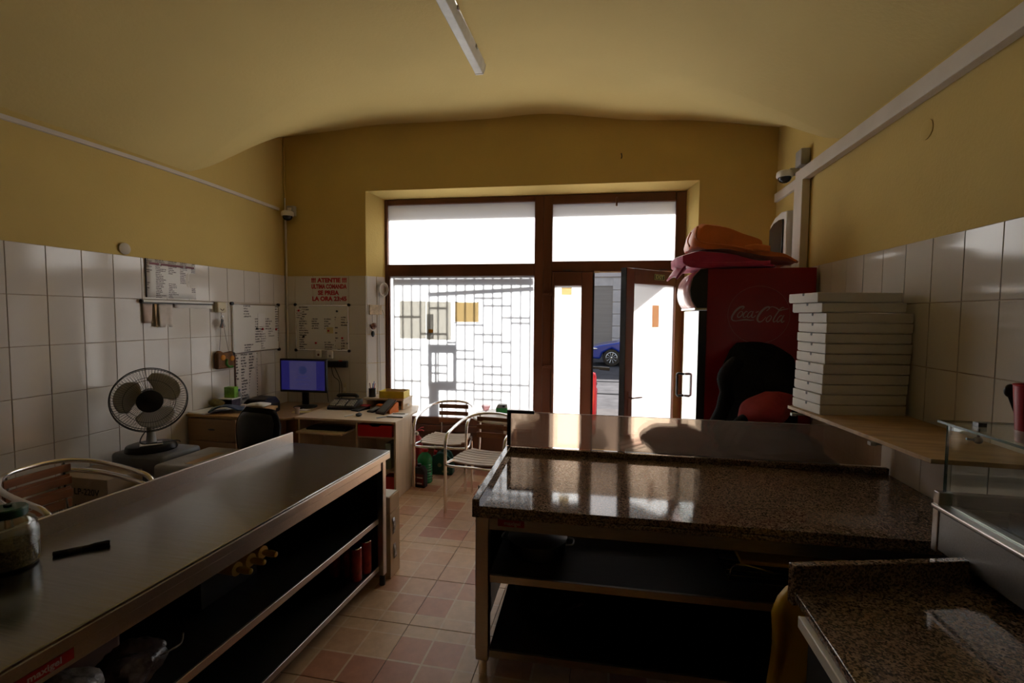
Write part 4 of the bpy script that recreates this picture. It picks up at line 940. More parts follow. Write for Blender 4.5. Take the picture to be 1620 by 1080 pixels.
# round table by the window
RT = thing('round_table', 'small round white table under the shop window', 'table', (-.98, 4.70, 0))
q = MB(); q.lathe([(0, .705), (.33, .705), (.345, .712), (.345, .726), (.338, .732), (0, .732)], 48); obj('tabletop', q, white, RT)
q = MB(); q.lathe([(.03, .03), (.027, .7)], 20); obj('column', q, alu, RT)
for k in range(4):
    a = k * math.pi / 2 + .6; q = MB(); q.tube(catmull([(0.02 * math.cos(a), .02 * math.sin(a), .07), (.15 * math.cos(a), .15 * math.sin(a), .05), (.29 * math.cos(a), .29 * math.sin(a), .02)], 4), .018, 10); f_ = obj('foot', q, alu, RT)
    q = MB(); q.cyl((.28 * math.cos(a), .28 * math.sin(a), 0), (.28 * math.cos(a), .28 * math.sin(a), .03), .02); obj('foot_pad', q, blackp, f_)
GB = thing('glass_dish', 'small clear glass dessert dish on the round table', 'dish', (-1.19, 4.69, .732))
q = MB(); q.lathe([(0, 0), (.026, 0), (.027, .004), (.008, .012), (.008, .03), (.03, .04), (.045, .075), (.048, .09), (.046, .09), (.042, .075), (.027, .043), (0, .038)], 28); obj('dish_body', q, glassy('pinkish_glass', (.72, .6, .6), .02, 1.5), GB)
GN = thing('napkin_box', 'small green and black napkin box on the round table', 'box', (-1.03, 4.72, .732), R(8))
obj('box_body', box(-.058, .058, -.04, .04, 0, .07), green, GN, bevel=.004); 
q = MB(); q.prism([(-.058, .07), (.058, .07), (.052, .105), (-.04, .105)], -.036, .036, 'y'); obj('top_part', q, metalg, GN); obj('slot', box(.01, .035, -.0375, -.036, .078, .098), blackp, GN)
q = MB(); q.box(-.0585, .0585, -.041, -.0402, .004, .02); obj('pale_print', q, whitepaper, GN)

# fire extinguisher, bottles
FE = thing('fire_extinguisher', 'small red fire extinguisher under the shop window', 'extinguisher', (-1.985, 4.80, 0))
q = MB(); q.lathe([(0, 0), (.05, 0), (.056, .01), (.056, .36), (.05, .40), (.025, .43), (.02, .44), (0, .44)], 28); obj('cylinder', q, mat('faded_red_paint', (.36, .03, .03), .35), FE)
q = MB(); q.cyl((0, 0, .44), (0, 0, .475), .016); q.box(-.03, .01, -.02, .02, .475, .49); obj('valve', q, chrome, FE)
q = MB(); q.tube([(-.01, 0, .485), (.05, 0, .50), (.075, 0, .49)], .007, 8); q.tube([(-.01, 0, .485), (.045, 0, .525), (.07, 0, .53)], .006, 8); obj('lever', q, red, FE)
WB = thing('washer_fluid_bottle', 'large green washer fluid bottle with red cap beside the desk', 'bottle', (-1.83, 4.62, 0))
q = MB(); pr_ = [(0, 0), (.075, 0), (.08, .01)]
for k in range(7): pr_ += [(.08, .02 + k * .028), (.074, .034 + k * .028)]
pr_ += [(.08, .225), (.078, .245), (.06, .285), (.03, .31), (.026, .325), (0, .325)]
q.lathe(pr_, 28); obj('bottle_body', q, gline, WB)
q = MB(); q.lathe([(.0, .322), (.032, .322), (.036, .33), (.036, .348), (.03, .355), (0, .355)], 20); q.tube(catmull([(-.03, 0, .345), (-.045, 0, .365), (0, 0, .37), (.045, 0, .365), (.03, 0, .345)], 3), .006, 6); obj('cap', q, red, WB)
OB = thing('oil_bottle', 'flat black oil bottle with red label next to the desk panel', 'bottle', (-1.81, 4.47, 0), R(-8))
obj('bottle_body', MB().prism([(-.055, 0), (.055, 0), (.055, .17), (.03, .205), (.012, .215), (-.055, .205)], -.035, .035, 'y'), blackp, OB, bevel=.008)
obj('label', box(-.04, .045, -.0362, -.035, .03, .14), mat('dark_red_oil_label', (.14, .012, .02), .4), OB)
q = MB(); q.box(-.03, .03, -.0374, -.0362, .04, .052); q.box(-.03, .035, -.0374, -.0362, .10, .11); obj('print', q, white, OB)
q = MB(); q.cyl((-.02, 0, .205), (-.02, 0, .235), .018); obj('cap', q, blackp, OB)
CN = thing('oil_canister', 'dark green oil canister with red cap and carry handle on the floor', 'canister', (-1.725, 4.905, 0), R(4))
q = MB(); q.prism([(-.115, 0), (.105, 0), (.115, .015), (.115, .16), (.07, .215), (-.01, .245), (-.06, .245), (-.075, .215), (-.115, .205)], -.055, .055, 'y'); obj('canister_body', q, greend, CN, bevel=.012)
q = MB(); q.tube(catmull([(-.02, 0, .25), (.03, 0, .265), (.08, 0, .235), (.112, 0, .17)], 5), .014, 8); obj('carry_handle', q, greend, CN)
q = MB(); q.cyl((-.09, 0, .205), (-.09, 0, .25), .02); obj('cap', q, red, CN)
q = MB(); q.ball((-.03, -.056, .11), .022, .002, .022); q.box(.0, .07, -.0565, -.0555, .03, .05); obj('label', q, mat('oil_label', (.3, .25, .12), .4, var=.5, vs=40), CN)

# ================================================================== DESK CORNER
DK = thing('office_desk', 'light wood office desk under the whiteboards with side panel and raised shelf', 'desk', (0, 0, 0))
zd = .752
q = MB(); q.prism([(-2.935, 4.045), (-1.893, 4.055), (-1.905, 4.60), (-2.0, 4.875), (-2.94, 4.832)], zd - .02, zd); obj('desktop', q, lwood, DK, bevel=.002)
obj('side_panel', box(-1.925, -1.905, 4.085, 4.47, 0.0, zd - .021), lwoodv, DK, bevel=.001)
obj('inner_panel', box(-2.325, -2.307, 4.10, 4.50, 0.0, zd - .021), lwoodv, DK)
obj('end_panel', box(-2.93, -2.912, 4.09, 4.50, 0.0, zd - .021), lwoodv, DK)
obj('pedestal_shelf', box(-2.306, -1.926, 4.11, 4.47, .575, .591), lwood, DK); obj('pedestal_shelf', box(-2.306, -1.926, 4.11, 4.47, .25, .266), lwood, DK)
obj('modesty_panel', box(-2.911, -2.326, 4.47, 4.485, .25, zd - .021), lwood, DK)
obj('pedestal_back', box(-2.306, -1.926, 4.475, 4.49, .0, zd - .021), lwood, DK)
kt = obj('keyboard_tray', box(-2.88, -2.40, 3.98, 4.35, .612, .63), lwood, DK, bevel=.002)
q = MB(); q.prism([(-2.50, 4.57), (-2.055, 4.60), (-2.06, 4.845), (-2.50, 4.83)], .846, .866); obj('raised_shelf', q, lwood, DK, bevel=.002)
obj('shelf_support', box(-2.085, -2.067, 4.615, 4.84, zd, .846), lwoodv, DK); obj('shelf_support', box(-2.49, -2.472, 4.60, 4.82, zd, .846), lwoodv, DK); obj('shelf_back', box(-2.471, -2.086, 4.80, 4.815, zd, .846), dwood, DK)
q = MB(); q.cyl((-2.066, 4.70, .79), (-2.045, 4.70, .79), .012); obj('knob', q, chrome, DK)

CD = thing('corner_desk', 'darker wooden desk section in the corner under the monitor', 'desk', (0, 0, 0))
q = MB(); q.prism([(-3.57, 4.0), (-3.02, 4.0), (-2.945, 4.10), (-2.945, 4.82), (-3.57, 4.80)], .722, .742); obj('desktop', q, mat('brown_laminate', (.33, .21, .11), .4, var=.1, vs=16, scale=(.2, 2, 2)), CD, bevel=.002)
obj('front_panel', box(-3.0, -2.96, 4.12, 4.5, 0, .72), dwood, CD); obj('rear_panel', box(-3.55, -3.0, 4.74, 4.76, 0, .72), dwood, CD); obj('side_panel', box(-3.56, -3.54, 4.02, 4.73, 0, .72), dwood, CD)

# things on the desks
MO = thing('monitor', 'black flat monitor showing a blue desktop in the corner', 'monitor', (-3.17, 4.52, .742), R(3))
obj('bezel', box(-.268, .268, 0, .035, .165, .525), blackp, MO, bevel=.006)
obj('screen', box(-.25, .25, -.0015, .0, .19, .505), mat('blue_screen', (.01, .01, .03), .2, emit=(.035, .03, .22), es=.2), MO)
obj('window_panel', box(-.155, .155, -.0025, -.0015, .195, .50), mat('screen_panel', (.01, .01, .03), .2, emit=(.10, .085, .24), es=.2), MO)
q = MB(); q.lathe([(.012, -.001), (.045, -.001), (.045, .001), (.012, .001)], 24, M=Matrix.Translation((.0, -.003, .405)) @ Matrix.Rotation(R(90), 4, 'X')); obj('screen_emblem', q, mat('screen_emblem', (.01, .01, .02), .3, emit=(.02, .025, .08), es=.5), MO)
q = MB()
for (a, z) in ((.06, .33), (.09, .295), (.07, .25)): q.box(-a, a, -.0032, -.0025, z, z + .008)
obj('screen_lines', q, mat('screen_text', (.01, .01, .02), .3, emit=(.03, .03, .12), es=.5), MO)
q = MB(); q.box(-.035, .035, .035, .055, .03, .4); obj('stand', q, blackp, MO); q = MB(); q.lathe([(0, 0), (.12, 0), (.12, .008), (.03, .022), (0, .022)], 28, c=(0, .04, 0)); obj('stand_base', q, blackp, MO)
PRN = thing('receipt_printer', 'black rounded printer on the beech cabinet beside the monitor', 'printer', (-3.40, 4.18, .742), R(10))
obj('printer_body', MB().prism([(-.13, 0), (.13, 0), (.13, .10), (.09, .155), (-.08, .165), (-.13, .12)], -.12, .12, 'y'), blackp, PRN, bevel=.02, seg=3); obj('paper_slot', box(-.07, .07, -.121, -.118, .09, .10), darkg, PRN)
PC1 = thing('plastic_cup', 'small clear plastic cup in front of the monitor', 'cup', (-3.03, 4.22, .742))
q = MB(); q.lathe([(0, 0), (.02, 0), (.026, .065), (.027, .066), (.025, .065), (.019, .003), (0, .003)], 24); obj('cup_body', q, mat('milky_plastic', (.5, .4, .36), .3), PC1)
tag(obj('sticky_note', box(-.09, .09, -.035, .035, 0, .003), mat('yellow_note', (.66, .55, .22), .7), loc=(-2.985 - .06, 4.31, .743), rotz=R(20)), 'pale yellow note lying on the corner desk', 'paper')
tag(obj('slip_of_paper', box(-.05, .05, -.03, .03, 0, .002), whitepaper, loc=(-3.08, 4.41, .743), rotz=R(-10)), 'white slip of paper below the monitor', 'paper')
tag(obj('cable_adapter', box(-.10, .10, -.035, .035, 0, .02), dwood, loc=(-2.83, 4.75, zd + .0005), rotz=R(3), bevel=.004), 'low brown wooden block at the rear of the desk', 'block')
FXP = thing('desk_phone', 'black desk telephone console with pale key pads', 'telephone', (-2.70, 4.56, zd), R(6))
obj('console', MB().prism([(-.11, 0), (.11, 0), (.11, .085), (.06, .09), (-.11, .03)], -.15, .15, 'x'), blackp, FXP, bevel=.006)
kp = mat('pale_keys', (.46, .44, .38), .5, var=.3, vs=60)
Mk = Matrix.Rotation(math.atan2(.055, .17), 4, 'X')
for (x0_, x1_) in ((-.135, -.075), (-.055, .025), (.05, .125)):
    q = MB()
    for r_ in range(4):
        for c_ in range(3):
            a = x0_ + (x1_ - x0_) * c_ / 3; b = -.09 + r_ * .03
            zb = .03 + (b + .11) * (.06 / .17)
            q.box(a, a + (x1_ - x0_) / 3 - .003, b, b + .023, zb + .003, zb + .016)
    obj('key_pad', q, kp, FXP)['kind'] = 'stuff'
q = MB(); q.tube(catmull([(-.13, .1, .10), (-.10, .11, .12), (.06, .11, .12), (.09, .1, .10)], 4), .02, 10); obj('handset', q, blackp, FXP)
CA = thing('calculator', 'black pocket calculator with pink top next to the telephone', 'calculator', (-2.49, 4.50, zd), R(-18))
obj('calculator_body', MB().prism([(-.085, 0), (.085, 0), (.085, .035), (-.085, .014)], -.05, .05, 'x'), blackp, CA, bevel=.003); obj('pink_cover', MB().prism([(.045, .031), (.095, .038), (.095, .045), (.045, .036)], -.055, .055, 'x'), pinkp, CA)
PT0 = thing('card_reader', 'grey screened card terminal with orange top on the desk', 'terminal', (-2.31, 4.47, zd), R(-20))
obj('terminal_body', MB().prism([(-.075, 0), (.085, 0), (.085, .05), (-.075, .014)], -.042, .042, 'x'), blackp, PT0, bevel=.004); obj('display', MB().prism([(-.05, .0205), (.045, .042), (.045, .0435), (-.05, .022)], -.032, .032, 'x'), mat('grey_display', (.25, .25, .25), .15), PT0); obj('orange_top', MB().prism([(.05, .043), (.09, .052), (.09, .064), (.05, .052)], -.042, .042, 'x'), orangep, PT0)
TB = thing('tablet', 'larger tablet terminal leaning on an orange stand at the desk end', 'tablet', (-2.16, 4.42, zd), R(-22))
obj('tablet_body', MB().prism([(-.09, 0), (-.085, -.0), (.085, .12), (.08, .13), (-.09, .015)], -.062, .062, 'x'), mat('brown_black_case', (.05, .028, .02), .4), TB, bevel=.003)
obj('screen', MB().prism([(-.076, .0262), (.070, .1234), (.0695, .1246), (-.0765, .0274)], -.05, .05, 'x'), mat('grey_screen', (.17, .18, .18), .12), TB)
obj('orange_stand', MB().prism([(-.02, 0), (.10, 0), (.10, .10), (.075, .105), (-.02, .035)], -.045, .068, 'x'), orangep, TB, bevel=.003)
MS = thing('computer_mouse', 'small black computer mouse on the desk', 'mouse', (-2.355, 4.22, zd), R(20))
obj('mouse_body', lump(.03, .045, .016, 61, .02), blackp, MS); q = MB(); q.cyl((-.005, .02, .031), (.005, .02, .031), .006); obj('scroll_wheel', q, metalg, MS)
tag(obj('white_pen', MB().cyl((-.045, 0, .005), (.045, 0, .005), .005, n=10), white, loc=(-2.45, 4.20, zd), rotz=R(65)), 'white pen left of the computer mouse', 'pen')
tag(obj('blue_pen', MB().cyl((-.06, 0, .005), (.06, 0, .005), .005, n=10), mat('pale_blue_pen', (.4, .45, .6), .4), loc=(-2.10, 4.21, zd), rotz=R(50)), 'pale blue pen in front of the notepad', 'pen')
NP = thing('notepad', 'white notepad lying at the front right of the desk', 'notepad', (-1.99, 4.31, zd), R(3))
obj('pages', box(-.08, .08, -.07, .09, .0, .012), whitepaper, NP); obj('cover', box(-.082, .082, -.072, -.0705, .0, .011), darkg, NP)
tag(obj('grey_pen', MB().cyl((-.06, 0, .005), (.06, 0, .005), .005, n=10), metalg, loc=(-1.99, 4.34, zd + .0125), rotz=R(12)), 'grey pen lying on the white notepad', 'pen')
PH = thing('pen_holder', 'black pen cup on the raised desk shelf', 'pen holder', (-2.44, 4.66, .866))
q = MB(); q.lathe([(0, 0), (.036, 0), (.037, .002), (.037, .092), (.034, .092), (.034, .005), (0, .005)], 24); obj('cup', q, blackp, PH)
for k, (m_, a, h) in enumerate(((red, .2, .14), (blue, 1.4, .145), (pinkp, 2.9, .13), (blackp, 4.2, .135), (blue, 5.4, .13))):
    p_ = thing('pen', ['red pen with white end', 'dark blue pen leaning right', 'pink pen leaning left', 'black pen at the back', 'blue felt pen at the front'][k] + ' standing in the black pen cup', 'pen', (-2.44, 4.66, .872), 0, 'pens in the cup')
    q = MB(); q.cyl((.008 * math.cos(a), .008 * math.sin(a), 0), (.03 * math.cos(a), .03 * math.sin(a), h), .0035, n=8); obj('barrel', q, m_, p_)
    q = MB(); q.cyl((.03 * math.cos(a), .03 * math.sin(a), h), (.0345 * math.cos(a), .0345 * math.sin(a), h + .012), .0042, n=8); obj('end_cap', q, m_ if k else white, p_)
YX = thing('yellow_box', 'open shallow yellow cardboard box on the raised desk shelf', 'box', (-2.20, 4.685, .866), R(4))
for (a, b, c, d) in ((-.135, .135, -.08, -.076), (-.135, .135, .101, .105), (-.135, -.131, -.076, .101), (.131, .135, -.076, .101)): obj('side', box(a, b, c, d, .003, .075), yellow, YX)
obj('base', box(-.135, .135, -.08, .105, 0, .003), card, YX)
for (a, b, c, d) in ((-.13, .13, -.0757, -.075), (-.13, .13, .1003, .1009)): obj('inner_lining', box(a, b, c, d, .006, .074), card, YX)
tag(obj('red_drawer_box', MB().prism([(-.17, 0), (.17, 0), (.17, .11), (.06, .11), (.03, .095), (-.03, .095), (-.06, .11), (-.17, .11)], -.006, .006, 'y'), red, loc=(-2.118, 4.09, .595), rotz=R(2), bevel=.002), 'red open fronted box on the desk pedestal shelf', 'box')
rb = D.objects['red_drawer_box']
rb.name = 'red_storage_box'
for (a, b, c, d, e, f_) in ((-.17, -.164, .0065, .22, 0, .11), (.164, .17, .0065, .22, 0, .11), (-.1635, .1635, .0065, .22, 0, .004), (-.1635, .1635, .214, .22, .004, .11)): obj('side', box(a, b, c, d, e, f_), red, rb)
tag(obj('dark_cloth', lump(.14, .08, .05, 71, .25), blackf, loc=(-2.12, 4.205, .6), smooth=60), 'dark bundle lying inside the red storage box', 'cloth')
bg_ = thing('document_folder', 'grey green folder standing on the lower pedestal shelf of the desk', 'folder', (-2.02, 4.28, .266)); obj('cover', box(-.03, .03, -.12, .12, 0, .25), mat('grey_green_card', (.2, .25, .22), .6, var=.2, vs=20), bg_, bevel=.004)
tag(obj('red_carton', box(-.05, .05, -.1, .1, 0, .2), red, loc=(-2.0, 4.24, .0), bevel=.003), 'red carton on the floor inside the desk pedestal', 'box')
KB = thing('keyboard', 'black keyboard on the pull-out tray under the desk', 'keyboard', (-2.62, 4.14, .63)); obj('keyboard_body', box(-.21, .21, -.07, .07, 0, .018), blackp, KB, bevel=.004)
q = MB()
for r_ in range(5):
    for c_ in range(18): q.box(-.2 + c_ * .0222, -.2 + c_ * .0222 + .018, -.06 + r_ * .024, -.042 + r_ * .024, .018, .023)
obj('keys', q, darkg, KB)['kind'] = 'stuff'

# beech drawer cabinet against the left wall
BC = thing('drawer_cabinet', 'beech drawer cabinet against the tiled left wall', 'cabinet', (0, 0, 0))
obj('carcass', box(-3.57, -3.075, 3.485, 3.965, 0, .85), mwood, BC, bevel=.002); obj('cabinet_top', box(-3.578, -3.06, 3.465, 3.975, .851, .87), mwood, BC, bevel=.002)
for k in range(4):
    d_ = obj('drawer', box(-3.56, -3.085, 3.467, 3.484, .645 - k * .2, .838 - k * .2), dwood, BC, bevel=.003); q = MB(); q.ball((-3.32, 3.462, .745 - k * .2), .035, .006, .008); obj('handle', q, darkg, d_)
tag(obj('paper_sheets', box(-.10, .10, -.14, .14, 0, .01), whitepaper, loc=(-3.475, 3.62, .8705), rotz=R(-8)), 'pile of white paper on the near end of the beech cabinet', 'paper')
BPn = tag(obj('striped_pouch', MB().grid(lambda a, b: (-.13 + .26 * a, -.10 + .2 * b, .045 * math.sin(math.pi * min(1, a * 1.15)) * (1 - .5 * b) + .008), 14, 10), fabric_blue, loc=(-3.30, 3.62, .884), rotz=R(35), smooth=80, solid=.012), 'blue patterned fabric pouch on the beech cabinet', 'pouch')
q = MB(); q.box(.10, .135, .07, .10, .005, .03); obj('white_tag', q, white, BPn)
DB = thing('dark_box', 'small dark printed box holding packets on the beech cabinet', 'box', (-3.47, 3.83, .8705), R(5)); obj('box_body', box(-.075, .075, -.06, .06, 0, .075), mat('dark_violet_print', (.03, .02, .045), .5, var=.6, vs=30), DB, bevel=.003); obj('white_rim', box(-.077, .077, -.062, .062, .0752, .083), whitepaper, DB)
tag(obj('green_carton', box(-.05, .05, -.03, .03, 0, .10), mat('green_yellow_print', (.16, .36, .03), .5, var=.6, vs=12), loc=(-3.46, 3.85, .9555), rotz=R(8), bevel=.003), 'green and yellow carton standing in the dark box', 'carton')
tag(obj('herb_packet', lump(.07, .05, .035, 81, .3), mat('olive_packet', (.2, .17, .05), .5, var=.5, vs=25), loc=(-3.515, 3.745, .881)), 'crumpled olive packet left of the dark box', 'packet')
WBt = thing('water_bottle', 'small clear bottle with blue cap at the back of the beech cabinet', 'bottle', (-3.46, 3.94, .8705)); q = MB(); q.lathe([(0, 0), (.028, 0), (.03, .01), (.03, .09), (.012, .12), (.012, .13), (0, .13)], 24); obj('bottle_body', q, mat('cloudy_pet', (.22, .22, .22), .2, var=.3), WBt); q = MB(); q.cyl((0, 0, .13), (0, 0, .15), .015); obj('cap', q, blue, WBt)
tag(obj('folded_papers', MB().grid(lambda a, b: (-.1 + .2 * a, -.07 + .14 * b, .012 + .012 * math.sin(a * 3)), 8, 2), whitepaper, loc=(-3.22, 3.89, .8705), rotz=R(10), smooth=80, solid=.014), 'slightly curled stack of papers at the far edge of the cabinet', 'paper')

# black office chair
OC = thing('office_chair', 'black fabric office chair standing between worktable and desk', 'chair', (-2.60, 3.42, 0), R(-8))
q = MB(); n = 14; mm = 12
def backpt(a, b):
    hw = .21 * (1 - .25 * (1 - b) ** 2) * (1 - (max(0, b - .75) / .25) ** 2 * .35); x = (a - .5) * 2 * hw
    return (x, -.24 + .10 * (a - .5) ** 2 * 4 * .5 - .04 * math.sin(b * 3), .55 + .47 * b - .03 * (abs(a - .5) * 2) ** 3)
q.grid(backpt, n, mm); obj('backrest', q, blackf, OC, smooth=80, solid=.05, bevel=.0)
q = MB(); q.grid(lambda a, b: tuple(Vector(backpt(.06 + .88 * a, .06 + .88 * b)) + Vector((0, -.03, 0))), n, mm); obj('back_shell', q, blackp, OC, smooth=80, solid=.006)
q = MB(); q.lathe([(0, .44), (.2, .44), (.235, .46), (.235, .49), (.2, .51), (0, .505)], 32); obj('seat', q, blackf, OC)
q = MB(); q.tube(catmull([(0, 0, .43), (0, -.24, .43), (0, -.29, .5), (0, -.27, .7)], 4), .018, 8); obj('back_bar', q, blackp, OC)
q = MB(); q.cyl((0, 0, .1), (0, 0, .44), .025); obj('gas_lift', q, chrome, OC)
for k in range(5):
    a = k * 2 * math.pi / 5 + .3; q = MB(); q.tube([(0, 0, .12), (.27 * math.cos(a), .27 * math.sin(a), .07)], [.03, .02], 8); l_ = obj('base_leg', q, blackp, OC)
    q = MB(); q.ball((.27 * math.cos(a), .27 * math.sin(a), .027), .027); obj('castor', q, blackp, l_)

# grey boxes with the fan on top
tag(obj('plastic_crate', box(-.25, .21, -.16, .17, 0, .74), greyplas, loc=(-3.24, 2.90, 0), rotz=R(0), bevel=.03, seg=3), 'grey plastic case standing under the table fan', 'crate')
gb = thing('wrapped_box', 'grey plastic wrapped box with tape beside the fan', 'box', (-2.80, 2.86, 0)); obj('wrapping', box(-.21, .17, -.22, .26, 0, .715), mat('pale_grey_wrap', (.30, .29, .285), .35, var=.2, vs=8, bump=.5, bs=14), gb, bevel=.025, seg=3); obj('tape', box(-.02, .05, -.15, .12, .7155, .717), card, gb)
cb = thing('carton', 'brown carton with printed writing behind the stacked chairs', 'carton', (-3.30, 2.58, 0)); obj('carton_body', box(-.27, .14, -.12, .12, 0, .66), mat('dull_carton', (.40, .31, .23), .8, var=.08), cb, bevel=.004)
text('print', 'LP-220V', .06, ink, cb, Matrix.Translation((-.03, -.1208, .565)) @ FACE, ext=.0004, bold=.001); text('print', 'HUMA', .055, ink, cb, Matrix.Translation((-.05, -.1208, .46)) @ FACE, ext=.0004)

FN = thing('table_fan', 'grey three-blade table fan standing on the grey plastic case', 'fan', (-3.26, 2.86, .741), math.atan2(-.66, .75) + math.pi / 2)
# local: fan faces -y
q = MB(); q.lathe([(0, 0), (.155, 0), (.16, .012), (.15, .045), (.12, .055), (0, .055)], 40); q.v = [(a, b * .8, c) for a, b, c in q.v]; obj('base', q, blackp, FN, bevel=.004)
pn = obj('control_panel', MB().prism([(-.07, .056), (.07, .056), (.06, .064), (-.06, .064)], -.11, -.02, 'y'), white, FN, bevel=.004); q = MB(); q.box(-.03, .035, -.085, -.06, .0645, .07); obj('button_row', q, blackp, pn)
q = MB(); q.tube([(0, 0, .05), (0, 0, .12), (0, .005, .30)], [.035, .026, .022], 18); obj('stem', q, metalg, FN)
q = MB(); q.lathe([(0, -.02), (.045, -.02), (.06, .0), (.062, .08), (.045, .12), (0, .125)], 28, M=Matrix.Translation((0, .0, .385)) @ Matrix.Rotation(R(-90), 4, 'X')); obj('motor_housing', q, darkg, FN)
q = MB(); cz = .385; RF = .226
nw = 72
for (y, rr) in ((-.135, RF * .985), (-.02, RF * .985), (-.0775, RF)): q.tube([(rr * math.cos(a * math.pi / 32), y, cz + rr * math.sin(a * math.pi / 32)) for a in range(64)], .0026 if rr < RF else .004, 6, True)
for rr, y in ((.15, -.163), (.075, -.172), (.15, .012)): q.tube([(rr * math.cos(a * math.pi / 24), y, cz + rr * math.sin(a * math.pi / 24)) for a in range(48)], .0018, 5, True)
for k in range(nw):
    a = k * 2 * math.pi / nw; ca, sa = math.cos(a), math.sin(a)
    q.tube([(.07 * ca, -.172, cz + .07 * sa), (.15 * ca, -.164, cz + .15 * sa), (.2 * ca, -.148, cz + .2 * sa), (RF * ca, -.08, cz + RF * sa)], .0011, 3)
    q.tube([(.06 * ca, .02, cz + .06 * sa), (.15 * ca, .012, cz + .15 * sa), (.205 * ca, -.005, cz + .205 * sa), (RF * ca, -.078, cz + RF * sa)], .0011, 3)
obj('wire_guard', q, mat('dark_guard_wire', (.06, .06, .055), .4), FN)['kind'] = 'stuff'
q = MB(); q.lathe([(0, 0), (.076, 0), (.078, .008), (.06, .014), (0, .015)], 28, M=Matrix.Translation((0, -.165, cz)) @ Matrix.Rotation(R(90), 4, 'X')); obj('hub_badge', q, blackp, FN)
bl = mat('smoky_fan_blade', (.5, .49, .46), .35, var=.08)
for k in range(3):
    a0 = k * 2 * math.pi / 3 + R(35)
    def bp_(a, b):
        rr = .04 + .165 * b; wid = .36 + .66 * math.sin(min(1, b * 1.08) * math.pi * .60); th = a0 + (a - .5) * wid * 1.75 * (1 - .28 * max(0, b - .7) / .3) + .25 * b
        rr2 = rr * (1 - .08 * (abs(a - .5) * 2) ** 2 * b)
        return (rr2 * math.cos(th), -.09 + .045 * (a - .5), cz + rr2 * math.sin(th))
    q = MB(); q.grid(bp_, 12, 10); obj('blade', q, bl, FN, smooth=80, solid=.003)
q = MB(); q.lathe([(0, 0), (.035, 0), (.035, .05), (0, .05)], 20, M=Matrix.Translation((0, -.06, cz)) @ Matrix.Rotation(R(90), 4, 'X')); obj('blade_hub', q, darkg, FN)
q = MB(); q.tube(catmull([(-.03, .03, .14), (-.06, -.05, .10), (-.05, -.12, .08), (.05, -.125, .075), (.15, -.05, .06), (.175, .02, .03)], 5), .004, 6); obj('cord', q, blackp, FN)

# ================================================================== THINGS ON THE WALLS (local x along the wall, facing -y)
def wthing(name, label, cat, side, group=None):
    loc, rz = {'L': ((XL, 0, 0), R(90)), 'R': ((XR, 0, 0), R(-90)), 'B': (tuple(BO), AL)}[side]
    return thing(name, label, cat, loc, rz, group)
ps = wthing('poster', 'large white printed menu sheet on the left tiled wall', 'poster', 'L')
q = MB(); q.grid(lambda a, b: (3.145 + .465 * a, -.004 - .006 * math.sin(a * 5) * math.sin(b * 3), 1.872 + .308 * b), 10, 6); obj('sheet', q, printed, ps, smooth=80, solid=.001)
for (a, b) in ((3.17, 3.255), (3.27, 3.48), (3.50, 3.59)): obj('heading', box(a, b, -.0125, -.0115, 2.135, 2.152), mat('dull_red_heading', (.2, .06, .08), .6), ps)
obj('frame_edge', box(3.142, 3.146, -.012, 0, 1.872, 2.18), darkg, ps)
tr = wthing('ticket_rail', 'white aluminium order ticket rail below the menu sheet', 'rail', 'L'); obj('rail_bar', box(3.09, 3.775, -.025, -.002, 1.832, 1.852), white, tr, bevel=.004); obj('shadow_groove', box(3.09, 3.775, -.024, -.004, 1.822, 1.831), darkg, tr); q = MB(); q.cyl((3.085, -.015, 1.84), (3.097, -.015, 1.84), .016); obj('end_cap', q, blackp, tr)
pinkpaper = mat('faded_pink_receipt', (.55, .42, .36), .7, var=.08, vs=30); rc = mat('pale_receipt', (.62, .55, .50), .7, var=.06, vs=30)
for k, (a, b, z, m_, l) in enumerate(((3.10, 3.185, 1.665, pinkpaper, 'short brownish order slip leftmost under the ticket rail'), (3.20, 3.225, 1.635, card, 'narrow brown order slip edge on under the ticket rail'), (3.235, 3.365, 1.63, rc, 'long pale pinkish order slip hanging from the ticket rail'), (3.385, 3.77, 1.79, whitepaper, 'wide white paper strip hanging from the ticket rail'))):
    s_ = wthing('order_slip', l, 'paper', 'L', 'order slips'); q = MB(); q.grid(lambda u_, v_: (a + (b - a) * u_, -.012 - .015 * v_ * math.sin(u_ * 4 + k), 1.823 - (1.823 - z) * v_), 6, 6); obj('slip', q, m_, s_, smooth=80, solid=.0008)
kb = wthing('key_box', 'small cream plastic box with hooks on the left tiled wall', 'box', 'L'); obj('box_body', box(3.805, 3.905, -.045, -.001, 1.755, 1.855), offw, kb, bevel=.008); q = MB(); q.tube(catmull([(3.835, -.047, 1.79), (3.855, -.05, 1.775), (3.875, -.047, 1.79)], 4), .003, 6); obj('emblem', q, brown, kb); q = MB(); q.tube([(3.855, -.03, 1.756), (3.855, -.032, 1.735), (3.855, -.04, 1.73)], .003, 6); obj('hook', q, chrome, kb)
ky = wthing('key_bunch', 'bunch of dark keys hanging below the cream box', 'keys', 'L')
q = MB(); q.tube([(3.855 + .018 * math.cos(a), -.04, 1.71 + .018 * math.sin(a)) for a in [i * math.pi / 8 for i in range(16)]], .002, 6, True); obj('ring', q, chrome, ky)
for k, (a, m_) in enumerate(((-.5, metalg), (0, brown), (.35, darkg))):
    q = MB(); q.box(-.007, .007, -.003, .003, -.085, -.02); q.ball((0, 0, -.015), .016, .004, .016); q.M = None; o_ = obj('key', q, m_, ky); o_.location = (3.855, -.036 - .006 * k, 1.695); o_.rotation_euler = (0, a, 0)
pc = wthing('hanging_pouch', 'brown fabric pouch with orange flowers hanging on strings', 'pouch', 'L')
pf = mat('brown_pouch_fabric', (.16, .075, .03), .8, var=.25, vs=30, bump=.3, bs=90)
